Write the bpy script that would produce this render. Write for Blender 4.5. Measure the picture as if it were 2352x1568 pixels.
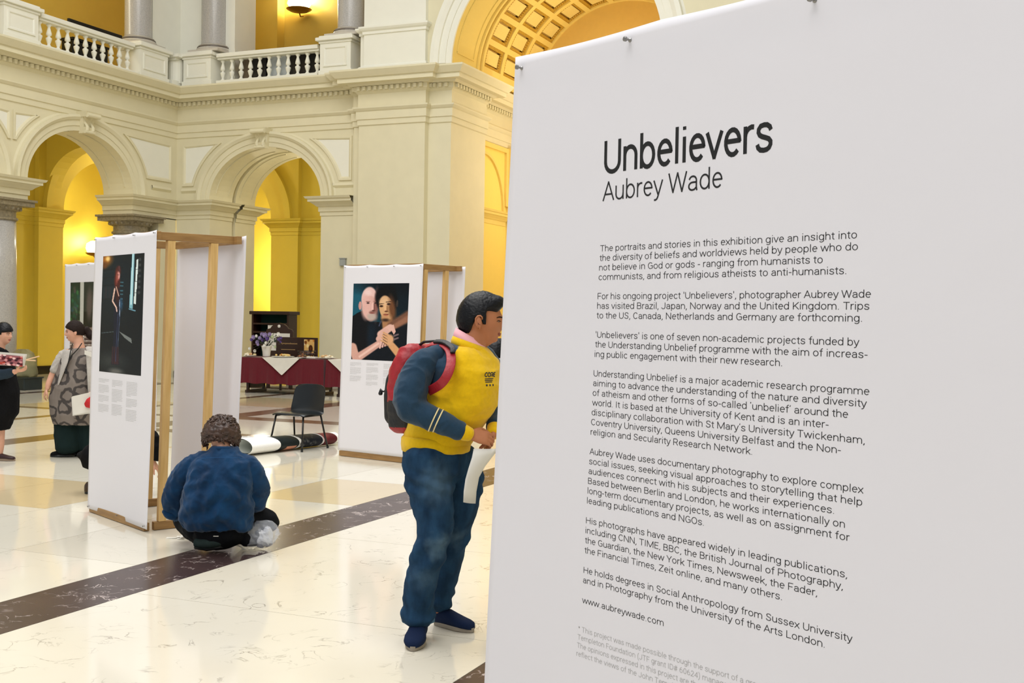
import bpy, math, random
import numpy as np
from mathutils import Vector, Matrix, Quaternion, noise as mnoise

for _o in list(bpy.data.objects): bpy.data.objects.remove(_o, do_unlink=True)
random.seed(4); rng = np.random.RandomState(7)
SC = bpy.context.scene; COL = SC.collection
sin, cos, pi = math.sin, math.cos, math.pi
V = Vector

# ------------------------------------------------------------------ camera
CAMH = 1.62; FPX = 2650.0
YAW, PIT, ROL = [math.radians(a) for a in (66.79, -1.067, 0.887)]
def cam_basis():
    cy, sy = cos(YAW), sin(YAW); cp, sp = cos(PIT), sin(PIT)
    fw = V((sy*cp, cy*cp, sp)); r = V((cy, -sy, 0)); u = r.cross(fw)
    cr, sr = cos(ROL), sin(ROL)
    return cr*r+sr*u, -sr*r+cr*u, fw
CR, CU, CF = cam_basis()
cam_d = bpy.data.cameras.new('camera'); cam = bpy.data.objects.new('camera', cam_d); COL.objects.link(cam)
cam_d.sensor_width = 36; cam_d.lens = 36*FPX/2352; cam_d.clip_end = 200; cam_d.clip_start = 0.05
m = Matrix((( CR.x, CU.x, -CF.x), (CR.y, CU.y, -CF.y), (CR.z, CU.z, -CF.z))).to_4x4()
m.translation = V((0, 0, CAMH)); cam.matrix_world = m
SC.camera = cam

# ------------------------------------------------------------------ light and exposure
W = bpy.data.worlds.new('world'); SC.world = W; W.use_nodes = True
W.node_tree.nodes['Background'].inputs[0].default_value = (0.92, 0.96, 1.0, 1)
W.node_tree.nodes['Background'].inputs[1].default_value = 0.36
SC.view_settings.view_transform = 'Standard'; SC.view_settings.look = 'None'
SC.view_settings.gamma = 1; SC.view_settings.use_curve_mapping = False
SC.view_settings.exposure = 0.50
def area(name, loc, to, sx, sy, power, col):
    l = bpy.data.lights.new(name, 'AREA'); l.shape = 'RECTANGLE'; l.size = sx; l.size_y = sy; l.energy = power; l.color = col
    o = bpy.data.objects.new(name, l); COL.objects.link(o); o.location = loc
    o.rotation_euler = (V(to)-V(loc)).to_track_quat('-Z', 'Y').to_euler(); return o
def point(name, loc, power, col, r=0.15):
    l = bpy.data.lights.new(name, 'POINT'); l.energy = power; l.color = col; l.shadow_soft_size = r
    o = bpy.data.objects.new(name, l); COL.objects.link(o); o.location = loc; return o
area('roof_light', (9, 8, 15.5), (9, 8, 0), 14, 12, 1850, (1.0, 0.98, 0.95))
area('roof_light_near', (-2, 3, 11.5), (5, 3, 1), 8, 8, 560, (1.0, 0.98, 0.96))
WARM = (1.0, 0.95, 0.78)
point('aisle_lamp', (27.75, 26.1, 3.80), 230, WARM, .10)
point('aisle_lamp_room', (25.0, 25.2, 5.0), 170, WARM, .25)
point('aisle_lamp_side', (29.3, 20.8, 2.9), 210, WARM, .15)
point('aisle_lamp_left', (18.5, 21.9, 5.3), 55, WARM, .3)
point('aisle_lamp_far', (25.9, 16.3, 5.2), 34, WARM, .3)
point('aisle_lamp_corner', (25.9, 21.9, 5.6), 75, WARM, .3)
point('gallery_lamp', (27.2, 18.25, 10.55), 130, (1, .94, .75), .12)
point('gallery_lamp_left', (20.5, 22.4, 11.0), 110, (1, .93, .72), .3)
point('transept_lamp', (27.6, 9.4, 5.0), 95, (1.0, 0.97, 0.86), .4)
point('vault_fill', (26.6, 9.2, 7.6), 75, (1.0, 0.93, 0.72), .4)  # added fill light that brightens the vault, no lamp fitting here

# ------------------------------------------------------------------ materials
def lin(c):
    return tuple(((x/255)/12.92 if x/255 <= 0.04045 else ((x/255+0.055)/1.055)**2.4) for x in c)
MATS = {}
def mat(name, col, rough=.6, metal=0, var=0.06, scale=8, bump=0.0, bscale=40, coat=0, spec=.5, trans=0, alpha=1, emit=None, estr=0, stretch=None, col2=None, sheen=0, detail=4):
    if name in MATS: return MATS[name]
    m = bpy.data.materials.new(name); m.use_nodes = True; nt = m.node_tree; b = nt.nodes['Principled BSDF']
    c = lin(col); c2 = lin(col2) if col2 else tuple(max(0, x*(1-var*2)) for x in c)
    tc = nt.nodes.new('ShaderNodeTexCoord'); mp = nt.nodes.new('ShaderNodeMapping')
    nt.links.new(tc.outputs['Object'], mp.inputs[0])
    if stretch: mp.inputs['Scale'].default_value = stretch
    n = nt.nodes.new('ShaderNodeTexNoise'); n.inputs['Scale'].default_value = scale; n.inputs['Detail'].default_value = detail
    nt.links.new(mp.outputs[0], n.inputs[0])
    r = nt.nodes.new('ShaderNodeValToRGB'); r.color_ramp.elements[0].position = .3; r.color_ramp.elements[1].position = .7
    r.color_ramp.elements[0].color = (*c2, 1); r.color_ramp.elements[1].color = (*c, 1)
    nt.links.new(n.outputs[0], r.inputs[0]); nt.links.new(r.outputs[0], b.inputs['Base Color'])
    b.inputs['Roughness'].default_value = rough; b.inputs['Metallic'].default_value = metal
    if rough >= .75 and spec == .5: spec = .12
    b.inputs['Specular IOR Level'].default_value = spec; b.inputs['Coat Weight'].default_value = coat
    b.inputs['Transmission Weight'].default_value = trans; b.inputs['Alpha'].default_value = alpha
    if sheen: b.inputs['Sheen Weight'].default_value = sheen
    if emit: b.inputs['Emission Color'].default_value = (*lin(emit), 1); b.inputs['Emission Strength'].default_value = estr
    if bump:
        n2 = nt.nodes.new('ShaderNodeTexNoise'); n2.inputs['Scale'].default_value = bscale; n2.inputs['Detail'].default_value = 3
        nt.links.new(mp.outputs[0], n2.inputs[0]); bp = nt.nodes.new('ShaderNodeBump'); bp.inputs['Strength'].default_value = bump; bp.inputs['Distance'].default_value = .02
        nt.links.new(n2.outputs[0], bp.inputs['Height']); nt.links.new(bp.outputs[0], b.inputs['Normal'])
    MATS[name] = m; return m

def marble(name, base, vein, rough=.08, scale=1.2, amt=.5, thr=(.47, .5, .53), base2=None, vscale=2.0, blotch=.0):
    m = bpy.data.materials.new(name); m.use_nodes = True; nt = m.node_tree; b = nt.nodes['Principled BSDF']
    N = nt.nodes.new; L = nt.links.new
    tc = N('ShaderNodeTexCoord'); n1 = N('ShaderNodeTexNoise'); n1.inputs['Scale'].default_value = vscale; n1.inputs['Detail'].default_value = 7; n1.inputs['Distortion'].default_value = 1.6
    L(tc.outputs['Object'], n1.inputs[0])
    r1 = N('ShaderNodeValToRGB'); e = r1.color_ramp.elements
    e[0].position = thr[0]; e[0].color = (0, 0, 0, 1); e[1].position = thr[1]; e[1].color = (1, 1, 1, 1); x = e.new(thr[2]); x.color = (0, 0, 0, 1)
    L(n1.outputs[0], r1.inputs[0])
    n2 = N('ShaderNodeTexNoise'); n2.inputs['Scale'].default_value = vscale*.9; n2.inputs['Detail'].default_value = 3; L(tc.outputs['Object'], n2.inputs[0])
    r2 = N('ShaderNodeValToRGB'); r2.color_ramp.elements[0].position = .5; r2.color_ramp.elements[1].position = .66; L(n2.outputs[0], r2.inputs[0])
    mu = N('ShaderNodeMath'); mu.operation = 'MULTIPLY'; L(r1.outputs[0], mu.inputs[0]); L(r2.outputs[0], mu.inputs[1])
    mu2 = N('ShaderNodeMath'); mu2.operation = 'MULTIPLY'; L(mu.outputs[0], mu2.inputs[0]); mu2.inputs[1].default_value = amt
    n3 = N('ShaderNodeTexNoise'); n3.inputs['Scale'].default_value = scale; n3.inputs['Detail'].default_value = 5; L(tc.outputs['Object'], n3.inputs[0])
    mx0 = N('ShaderNodeMixRGB'); mx0.inputs[1].default_value = (*lin(base), 1); mx0.inputs[2].default_value = (*lin(base2 or base), 1); L(n3.outputs[0], mx0.inputs[0])
    mx = N('ShaderNodeMixRGB'); L(mu2.outputs[0], mx.inputs[0]); L(mx0.outputs[0], mx.inputs[1]); mx.inputs[2].default_value = (*lin(vein), 1)
    L(mx.outputs[0], b.inputs['Base Color']); b.inputs['Roughness'].default_value = rough
    MATS[name] = m; return m

def mmix(a, b, t): return tuple(a[i]*(1-t)+b[i]*t for i in range(3))
plaster = mat('cream_plaster', (224, 216, 184), .7, var=.02, scale=3, bump=.05, bscale=60)
plasterw = mat('white_plaster', (236, 234, 220), .7, var=.015, scale=3)
ypaint = mat('yellow_plaster', (212, 188, 66), .7, var=.02, scale=2)
ypaint2 = mat('soft_yellow_plaster', (236, 208, 116), .7, var=.02, scale=2)
goldp = mat('gilded_moulding', (205, 160, 50), .5, var=.2, scale=30, bump=.2, bscale=50)
granite = mat('grey_granite', (188, 184, 178), .25, var=.12, scale=45, detail=6)
granite_d = mat('brown_stone', (150, 138, 112), .4, var=.2, scale=20)
blackst = mat('black_skirting_stone', (22, 20, 20), .15, var=.1)
wood = mat('pine_timber', (226, 190, 130), .5, var=.1, scale=5, stretch=(9, 9, .7), col2=(205, 165, 100))
wood_d = mat('pine_timber_rail', (168, 130, 78), .5, var=.1, scale=5, stretch=(1, 1, 9), col2=(140, 104, 60))
steel = mat('steel_pin', (150, 148, 145), .3, metal=.8)
darkwood = mat('dark_wood', (48, 24, 18), .35, var=.15, scale=8)
blackp = mat('black_plastic', (16, 22, 25), .3, var=.08, bump=.05, bscale=200)
blackm = mat('black_enamel', (16, 16, 18), .35)
maroon = mat('maroon_cloth', (96, 16, 30), .8, var=.06, scale=20, sheen=.3)
linen = mat('white_linen', (222, 218, 208), .8, var=.03)
def ink(name, c): return mat(name, c, .6, var=0)
inkb = ink('black_ink', (28, 28, 30)); inkg = ink('grey_ink', (190, 189, 188))
# thin translucent printed sheet
def sheetmat():
    m = bpy.data.materials.new('poster_paper'); m.use_nodes = True; nt = m.node_tree; b = nt.nodes['Principled BSDF']
    b.inputs['Base Color'].default_value = (*lin((240, 238, 243)), 1); b.inputs['Roughness'].default_value = .6
    tr = nt.nodes.new('ShaderNodeBsdfTranslucent'); tr.inputs[0].default_value = (*lin((236, 234, 232)), 1)
    mx = nt.nodes.new('ShaderNodeMixShader'); mx.inputs[0].default_value = .12
    n = nt.nodes.new('ShaderNodeTexNoise'); n.inputs['Scale'].default_value = 3.2; tc = nt.nodes.new('ShaderNodeTexCoord'); nt.links.new(tc.outputs['Object'], n.inputs[0])
    bp = nt.nodes.new('ShaderNodeBump'); bp.inputs['Strength'].default_value = .12; bp.inputs['Distance'].default_value = .03
    nt.links.new(n.outputs[0], bp.inputs['Height']); nt.links.new(bp.outputs[0], b.inputs['Normal'])
    nt.links.new(b.outputs[0], mx.inputs[1]); nt.links.new(tr.outputs[0], mx.inputs[2]); nt.links.new(mx.outputs[0], nt.nodes['Material Output'].inputs[0])
    return m
paper = sheetmat()
def vcmat(name, rough=.5):
    m = bpy.data.materials.new(name); m.use_nodes = True; nt = m.node_tree; b = nt.nodes['Principled BSDF']
    a = nt.nodes.new('ShaderNodeVertexColor'); a.layer_name = 'Col'; nt.links.new(a.outputs[0], b.inputs['Base Color']); b.inputs['Roughness'].default_value = rough; b.inputs['Specular IOR Level'].default_value = .15
    return m
printm = vcmat('printed_picture', .45)

# ------------------------------------------------------------------ mesh helpers
class MB:
    def __init__(s): s.v = []; s.f = []
    def add(s, vs, fs):
        k = len(s.v); s.v += [tuple(p) for p in vs]; s.f += [tuple(i+k for i in f) for f in fs]; return s
    def box(s, a, b, T=None):
        x0, y0, z0 = a; x1, y1, z1 = b
        p = [(x0,y0,z0),(x1,y0,z0),(x1,y1,z0),(x0,y1,z0),(x0,y0,z1),(x1,y0,z1),(x1,y1,z1),(x0,y1,z1)]
        if T: p = [tuple(T(V(q))) for q in p]
        return s.add(p, [(0,3,2,1),(4,5,6,7),(0,1,5,4),(1,2,6,5),(2,3,7,6),(3,0,4,7)])
    def beam(s, a, b, w, h, up=V((0,0,1))):
        a = V(a); b = V(b); d = (b-a).normalized(); x = d.cross(up)
        if x.length < 1e-4: x = d.cross(V((0,1,0)))
        x.normalize(); y = x.cross(d)
        p = [q+x*sx*w/2+y*sy*h/2 for q in (a, b) for sx, sy in ((-1,-1),(1,-1),(1,1),(-1,1))]
        return s.add(p, [(0,3,2,1),(4,5,6,7),(0,1,5,4),(1,2,6,5),(2,3,7,6),(3,0,4,7)])
    def rings(s, R, closed=True, cap=True):
        k = len(s.v); n = len(R[0])
        for r in R: s.v += [tuple(p) for p in r]
        m = n if closed else n-1
        for i in range(len(R)-1):
            for j in range(m):
                a = k+i*n+j; b = k+i*n+(j+1) % n
                s.f.append((a, b, b+n, a+n))
        if cap and closed:
            s.f.append(tuple(k+j for j in range(n))[::-1]); s.f.append(tuple(k+(len(R)-1)*n+j for j in range(n)))
        return s
    def tube(s, pts, r, n=8, cap=True):
        pts = [V(p) for p in pts]; rs = r if isinstance(r, (list, tuple)) else [r]*len(pts)
        R = []; up = None
        for i, p in enumerate(pts):
            d = (pts[min(i+1, len(pts)-1)]-pts[max(i-1, 0)]).normalized()
            if up is None: up = d.orthogonal().normalized()
            up = (up-d*up.dot(d)).normalized(); x = d.cross(up)
            R.append([p+(up*cos(2*pi*j/n)+x*sin(2*pi*j/n))*rs[i] for j in range(n)])
        return s.rings(R, True, cap)
    def lathe(s, prof, c=(0,0,0), n=16, T=None):
        R = []
        for r, z in prof:
            q = [V((c[0]+r*cos(2*pi*j/n), c[1]+r*sin(2*pi*j/n), c[2]+z)) for j in range(n)]
            R.append([T(p) for p in q] if T else q)
        return s.rings(R)
    def loft(s, secs, n=20, cap=True, sup=2.0):
        """secs: (center, right vec*ra, up vec*rb)"""
        R = []
        for c, a, b in secs:
            c = V(c); a = V(a); b = V(b); ring = []
            for j in range(n):
                t = 2*pi*j/n; ct, st = cos(t), sin(t)
                ring.append(c+a*(math.copysign(abs(ct)**(2/sup), ct))+b*(math.copysign(abs(st)**(2/sup), st)))
            R.append(ring)
        return s.rings(R, True, cap)
    def sweep(s, path, prof, closed_prof=False):
        """plan path (x,y), right-hand side is outward; prof (offset, z)"""
        P = [V((p[0], p[1])) for p in path]; n = len(P); ds = [(P[i+1]-P[i]).normalized() for i in range(n-1)]
        R = []
        for i in range(n):
            if i == 0 or i == n-1:
                d = ds[0] if i == 0 else ds[-1]; m = V((d.y, -d.x))
            else:
                n1 = V((ds[i-1].y, -ds[i-1].x)); n2 = V((ds[i].y, -ds[i].x)); h = n1+n2
                m = h/max(.2, (1+n1.dot(n2)))
            R.append([(P[i].x+m.x*o, P[i].y+m.y*o, z) for o, z in prof])
        return s.rings(R, closed_prof, closed_prof)
    def ico(s, c, r, sub=1):
        # small lumpy ball
        n = 8; R = []
        for i in range(1, 5):
            a = pi*i/5
            R.append([V(c)+V((sin(a)*cos(2*pi*j/n), sin(a)*sin(2*pi*j/n), cos(a)))*(r if not isinstance(r, (tuple, list)) else 1) if not isinstance(r, (tuple, list)) else V(c)+V((sin(a)*cos(2*pi*j/n)*r[0], sin(a)*sin(2*pi*j/n)*r[1], cos(a)*r[2])) for j in range(n)])
        return s.rings(R)

def wloc(o):
    p = V((0, 0, 0))
    while o: p = p+V(o.location); o = o.parent
    return p
def setp(o, label=None, cat=None, group=None, kind=None):
    if label: o['label'] = label
    if cat: o['category'] = cat
    if group: o['group'] = group
    if kind: o['kind'] = kind
    return o
def obj(name, mb, m, parent=None, label=None, cat=None, group=None, kind=None, smooth=False, local=False, mods=None, loc=None):
    if not local and parent: q = wloc(parent); vs = [(a-q.x, b-q.y, c-q.z) for a, b, c in mb.v]
    elif loc is not None: vs = [(a-loc[0], b-loc[1], c-loc[2]) for a, b, c in mb.v]
    else: vs = mb.v
    me = bpy.data.meshes.new(name); me.from_pydata(vs, [], mb.f); me.update()
    if smooth:
        me.polygons.foreach_set('use_smooth', [True]*len(me.polygons))
    if isinstance(m, (list, tuple)):
        for x in m: me.materials.append(x)
    else: me.materials.append(m)
    o = bpy.data.objects.new(name, me); COL.objects.link(o)
    if parent: o.parent = parent
    if loc is not None and not parent: o.location = loc
    setp(o, label, cat, group, kind)
    if mods:
        for t, kw in mods:
            md = o.modifiers.new(t.lower(), t)
            for k, v in kw.items(): setattr(md, k, v)
    return o
BEV = lambda w=.004, s=2: ('BEVEL', dict(width=w, segments=s, limit_method='ANGLE'))
def sharp(o, ang=35):
    o.data.set_sharp_from_angle(angle=math.radians(ang)); return o
def thing(name, loc, label, cat, group=None, rz=0, kind=None):
    o = bpy.data.objects.new(name, None); COL.objects.link(o); o.location = loc; o.rotation_euler = (0, 0, rz); o.empty_display_size = .1
    return setp(o, label, cat, group, kind)
def copy_tree(o, parent=None):
    c = o.copy(); COL.objects.link(c); c.parent = parent
    for ch in list(o.children): copy_tree(ch, c)
    return c
# ================================================================== THE HALL
XB, YA = 24.0, 19.78           # far wall plane x, left wall plane y
WA = lambda u, d, z: (u, YA+d, z)
WB = lambda u, d, z: (XB+d, u, z)
SPR, CZ = 4.53, 7.38

# ---- floor: base and marble slabs
fl_slab = [marble('cream_marble', (226, 220, 205), (116, 106, 92), .10, 1.6, .7, (.478, .5, .522), (218, 210, 192), 4.2),
           marble('pale_marble', (228, 224, 211), (150, 140, 125), .08, 1.0, .35, (.48, .5, .52), (222, 215, 196), 3.0)]
tanm = marble('tan_marble', (214, 196, 160), (150, 130, 100), .10, 1.0, .3, (.48, .5, .52), (205, 188, 152), 2.5)
greym = marble('grey_marble', (222, 216, 200), (150, 140, 125), .10, 1.0, .3, (.48, .5, .52), (212, 206, 190), 2.5)
darkm = marble('dark_brown_marble', (78, 60, 58), (215, 200, 195), .26, 3.5, .9, (.475, .5, .525), (46, 36, 38), 6.0); darkm.node_tree.nodes['Principled BSDF'].inputs['Specular IOR Level'].default_value = .2
brownm = marble('brown_marble', (116, 92, 74), (160, 130, 110), .16, 3.5, .5, (.47, .5, .53), (94, 74, 58), 3.5)
floor = obj('floor', MB().box((-6, -8, -.10), (34, 30, -.012)), mat('grout', (150, 140, 120), .8), kind='structure')
def slab(x0, x1, y0, y1, m, name='floor_slab', g=.002):
    return obj(name, MB().box((x0+g, y0+g, -.03), (x1-g, y1-g, 0)), m, parent=floor, mods=None)
S = lambda i=0: fl_slab[i]
xs = [-6.0, -3.5, -.9, 1.77, 3.11, 5.88, 7.23, 8.57, 9.91, 11.25, 12.75]
# near field, below the dark strip
near_x = [-6, -3.3, -.6, 2.4, 5.28, 7.27, 9.9, 12.6, 15.3, 18, 21, 24]
for i in range(len(near_x)-1):
    slab(near_x[i], near_x[i+1], 2.235, 4.62, S(0))
    slab(near_x[i], near_x[i+1], 1.72, 2.235, darkm, 'dark_strip')
    for y0, y1 in ((-8, -5.2), (-5.2, -2.4), (-2.4, 1.72)): slab(near_x[i], near_x[i+1], y0, y1, S(0))
for x0, x1 in ((-6, -1), (-1, 4), (4, 9), (9, 14.9), (14.9, 20), (20, 24)): slab(x0, x1, 4.62, 5.135, darkm, 'dark_strip')
ys = [5.135, 6.2, 7.28, 8.35, 9.42, 10.49, 11.2]
for i in range(len(xs)-1):
    for j in range(len(ys)-1):
        x0, x1, y0, y1 = xs[i], xs[i+1], ys[j], ys[j+1]
        m_ = S(1)
        if (x0, y0) in ((8.57, 5.135), (7.23, 7.28), (7.23, 8.35), (11.25, 8.35), (3.11, 8.35)): m_ = tanm
        elif (x0, y0) in ((5.88, 5.135), (9.91, 9.42), (5.88, 9.42), (9.91, 6.2)): m_ = greym
        slab(x0, x1, y0, y1, m_)
for y0, y1 in zip((5.135, 7.28, 9.42), (7.28, 9.42, 11.2)):
    slab(12.75, 13.1, y0, y1, brownm, 'brown_strip'); slab(13.1, 14.9, y0, y1, S(1)); slab(14.9, 15.35, y0, y1, brownm, 'brown_strip')
    slab(15.35, 18, y0, y1, S(1) if y0 < 9 else greym); slab(18, 20.5, y0, y1, tanm if y0 > 9 else S(1)); slab(20.5, 24, y0, y1, S(0))
for x0, x1 in ((-6, 0), (0, 5), (5, 10), (10, 14.9), (14.9, 17.5), (17.5, 20.5), (20.5, 24)): slab(x0, x1, 11.2, 11.7, brownm, 'brown_strip')
yf = [11.7, 13.7, 13.95, 16.0, 18.0, 18.3, 19.6]; xf = [-6, -2, 2, 6, 10, 14.75, 15.0, 17.2, 19.2, 21.6, 22.0, 24.0]
for i in range(len(xf)-1):
    for j in range(len(yf)-1):
        br = (yf[j] in (13.7, 18.0)) or (xf[i] in (14.75, 21.6))
        m_ = darkm if br and yf[j] == 18.0 else brownm if br else (tanm if (xf[i], yf[j]) in ((17.2, 11.7), (15.0, 13.95)) else S((i+j) % 2))
        slab(xf[i], xf[i+1], yf[j], yf[j+1], m_, 'brown_strip' if br else 'floor_slab')
for i in range(12):
    slab(-6+i*2.5, -6+(i+1)*2.5, 19.6, 23.6, S(i % 2)); slab(-6+i*2.5, -6+(i+1)*2.5, 23.6, 30, S((i+1) % 2))
for y0, y1 in ((-8, 0), (0, 5), (5, 10), (10, 15), (15, 19.6)): slab(24, 28, y0, y1, S(0)); slab(28, 34, y0, y1, S(1))

# ---- walls with elliptical arches
def arch_wall(mb, W, u0, u1, z0, z1, arches, d0=0., d1=None, n=28):
    """arches: (centre, a, b, spring). front face at depth d0, soffit to d1"""
    arches = sorted(arches); cur = u0
    def quad(ua, ub, za, zb, zc, zd): mb.add([W(ua, d0, za), W(ub, d0, zb), W(ub, d0, zc), W(ua, d0, zd)], [(0,1,2,3)])
    for c, a, b, s in arches:
        if c-a > cur: quad(cur, c-a, z0, z0, z1, z1)
        us = [max(u0, min(u1, c-a*cos(pi*i/n))) for i in range(n+1)]; zs = [s+b*sin(pi*i/n) for i in range(n+1)]
        for i in range(n):
            if us[i+1]-us[i] > 1e-5: quad(us[i], us[i+1], zs[i], zs[i+1], z1, z1)
        if d1 is not None:
            pts = [(c-a, z0)]+list(zip([c-a*cos(pi*i/n) for i in range(n+1)], zs))+[(c+a, z0)]
            mb.rings([[W(u, d0, z) for u, z in pts], [W(u, d1, z) for u, z in pts]], False, False)
        cur = c+a
    if cur < u1: quad(cur, u1, z0, z0, z1, z1)
def arch_band(mb, W, c, a, b, s, prof, t0=0, t1=pi, n=32, dz=0):
    """prof: (radial offset, proud) swept round the ellipse"""
    R = []
    for i in range(n+1):
        t = t0+(t1-t0)*i/n
        R.append([W(c-(a+r)*cos(t), -p, s+(b+r)*sin(t)) for r, p in prof])
    mb.rings(R, False, False)
AR, BR = 1.66, 1.30
A_C = [4.12, 8.29, 12.46, 16.52, 20.705]      # arcade bays of the left wall
ARCHV = [(0, 0), (0, .03), (.11, .035), (.115, .055), (.24, .06), (.25, .09), (.31, .13), (.37, .12), (.375, .02), (.42, 0)]
wl = MB(); arch_wall(wl, WA, 2, 24.0, 0, 7.3, [(c, AR, BR, SPR) for c in A_C], 0, .9)
arch_wall(wl, lambda u, d, z: (u, YA+.9-d, z), 2, 24, 0, 7.3, [(c, AR, BR, SPR) for c in A_C], 0, None)
# cut the lower wall away: the arcade stands on columns, so the piers are built below the imposts separately
def arcade_only(W, u0, u1, arches, dep):
    mb = MB(); n = 28
    edges = [u0]
    for c in arches: edges += [c-AR, c+AR]
    edges.append(u1)
    for d in (0, dep):
        for i in range(0, len(edges), 2):
            mb.add([W(edges[i], d, SPR), W(edges[i+1], d, SPR), W(edges[i+1], d, 7.3), W(edges[i], d, 7.3)], [(0,1,2,3)])
        for c in arches:
            for i in range(n):
                a0, a1 = pi*i/n, pi*(i+1)/n
                mb.add([W(c-AR*cos(a0), d, SPR+BR*sin(a0)), W(c-AR*cos(a1), d, SPR+BR*sin(a1)), W(c-AR*cos(a1), d, 7.3), W(c-AR*cos(a0), d, 7.3)], [(0,1,2,3)])
    for c in arches:
        pts = [(c-AR*cos(pi*i/n), SPR+BR*sin(pi*i/n)) for i in range(n+1)]
        mb.rings([[W(u, 0, z) for u, z in pts], [W(u, dep, z) for u, z in pts]], False, False)
    return mb
wall_left = obj('wall_left', arcade_only(WA, 2, 24.0, A_C, .9), plaster, kind='structure')
mbB = MB(); arch_wall(mbB, WB, 14.39, YA, 0, 7.3, [(17.06, AR, BR, SPR)], 0, .92)
arch_wall(mbB, WB, 14.39, YA, 0, 7.3, [(17.06, AR, BR, SPR)], 1.9, None)
arch_band(mbB, WB, 17.06, AR, BR, SPR, [(0, -.92), (.10, -.92), (.10, -1.05), (0, -1.05), (0, -1.9)])
for yy, sg in ((18.72, 1), (15.40, -1)):
    mbB.add([(24.92, yy, 0), (24.92, yy+.10*sg, 0), (24.92, yy+.10*sg, SPR), (24.92, yy, SPR)], [(0,1,2,3)])
    mbB.add([(24.92, yy+.1*sg, 0), (25.05, yy+.1*sg, 0), (25.05, yy+.1*sg, SPR), (24.92, yy+.1*sg, SPR)], [(0,1,2,3)])
    mbB.add([(25.05, yy+.1*sg, 0), (25.05, yy, 0), (25.05, yy, SPR), (25.05, yy+.1*sg, SPR)], [(0,1,2,3)])
    mbB.add([(25.05, yy, 0), (25.9, yy, 0), (25.9, yy, SPR), (25.05, yy, SPR)], [(0,1,2,3)])
wall_far = obj('wall_far', mbB, plaster, kind='structure')
# recessed soffit panels shown as raised borders
def soffit_frames(mb, W, c, d0, d1, m=.09, n=24):
    for a0, a1 in ((.16, 1.45), (1.69, pi-.16)):
        for da, db in ((d0, d0+.03), (d1-.03, d1)):
            pts = [(c-(AR-.0)*cos(a0+(a1-a0)*i/n), SPR+(BR)*sin(a0+(a1-a0)*i/n)) for i in range(n+1)]
            R = []
            for u, z in pts:
                nn = V((c-u, SPR-z)).normalized()*.02
                R.append([W(u, da, z), W(u+nn.x, da, z+nn.y), W(u+nn.x, db, z+nn.y), W(u, db, z)])
            mb.rings(R, True, True)
sf = MB(); soffit_frames(sf, WA, A_C[-1], .2, .72); soffit_frames(sf, WB, 17.06, .2, .75); soffit_frames(sf, WB, 17.06, 1.2, 1.75)
obj('trim_1', sf, plaster, kind='structure')
# archivolts and keystones
def archivolt(parent, W, c):
    mb = MB(); arch_band(mb, W, c, AR, BR, SPR, ARCHV); return obj('archivolt', mb, plaster, parent, smooth=False)
for c in A_C: archivolt(wall_left, WA, c)
archivolt(wall_far, WB, 17.06)
def keystone(parent, W, c):
    mb = MB(); zt = SPR+BR
    for z0, z1, w0, w1, p0, p1 in ((zt-.06, zt+.08, .13, .15, .16, .22), (zt+.08, zt+.30, .15, .19, .13, .17), (zt+.30, zt+.42, .21, .25, .28, .34)):
        mb.add([W(c-w0, 0, z0), W(c+w0, 0, z0), W(c+w0, -p0, z0), W(c-w0, -p0, z0), W(c-w1, 0, z1), W(c+w1, 0, z1), W(c+w1, -p1, z1), W(c-w1, -p1, z1)],
               [(0,3,2,1),(4,5,6,7),(0,1,5,4),(1,2,6,5),(2,3,7,6),(3,0,4,7)])
    for sx in (-.09, .09):
        pts = [W(c+sx, -.17-.05*sin(i*.9), zt-.04+i*.055) for i in range(8)]
        mb.tube(pts, [.03, .045, .04, .03, .03, .04, .055, .06], 8)
    mb.tube([W(c-.2, -.31, zt+.34), W(c+.2, -.31, zt+.34)], .055, 10)
    mb.tube([W(c-.15, -.2, zt-.03), W(c+.15, -.2, zt-.03)], .04, 10)
    return obj('keystone', mb, plaster, parent)
for c in A_C[2:]: keystone(wall_left, WA, c)
keystone(wall_far, WB, 17.06)
# spandrel panels
def inset(poly, w):
    n = len(poly); out = []
    A = sum(poly[i][0]*poly[(i+1) % n][1]-poly[(i+1) % n][0]*poly[i][1] for i in range(n))
    sg = 1 if A > 0 else -1
    for i in range(n):
        p0, p1, p2 = V(poly[i-1]), V(poly[i]), V(poly[(i+1) % n])
        d1 = (p1-p0).normalized(); d2 = (p2-p1).normalized(); n1 = V((-d1.y, d1.x))*sg; n2 = V((-d2.y, d2.x))*sg
        m = (n1+n2)/max(.35, 1+n1.dot(n2)); out.append((p1.x+m.x*w, p1.y+m.y*w))
    return out
def spandrel(parent, W, c, uc, zb=4.92, zt=5.98):
    sg = 1 if uc > c else -1; a, b = AR+.56, BR+.50
    t0 = math.asin(max(0, (zb-SPR)/b)); t1 = math.asin(min(1, (zt-SPR)/b))
    pts = [(c+sg*a*cos(t0+(t1-t0)*i/10), SPR+b*sin(t0+(t1-t0)*i/10)) for i in range(11)]
    pts = [(u, z) for u, z in pts if (u-uc)*sg < -.03]
    if len(pts) < 3: return
    poly = [(uc, pts[0][1])]+pts+[(uc, pts[-1][1])]
    if abs(pts[-1][0]-uc) < .06: poly = poly[:-1]
    if abs(pts[0][0]-uc) < .06: poly = poly[1:]
    q1 = inset(poly, .05); q2 = inset(poly, .09); n = len(poly)
    mb = MB(); mb.rings([[W(u, .0, z) for u, z in poly], [W(u, -.035, z) for u, z in poly], [W(u, -.035, z) for u, z in q1], [W(u, -.004, z) for u, z in q2]], True, False)
    obj('panel_frame', mb, plaster, parent)
    pm = MB(); pm.add([W(u, -.004, z) for u, z in q2], [tuple(range(n))]); obj('spandrel_panel', pm, plasterw, parent)
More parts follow.
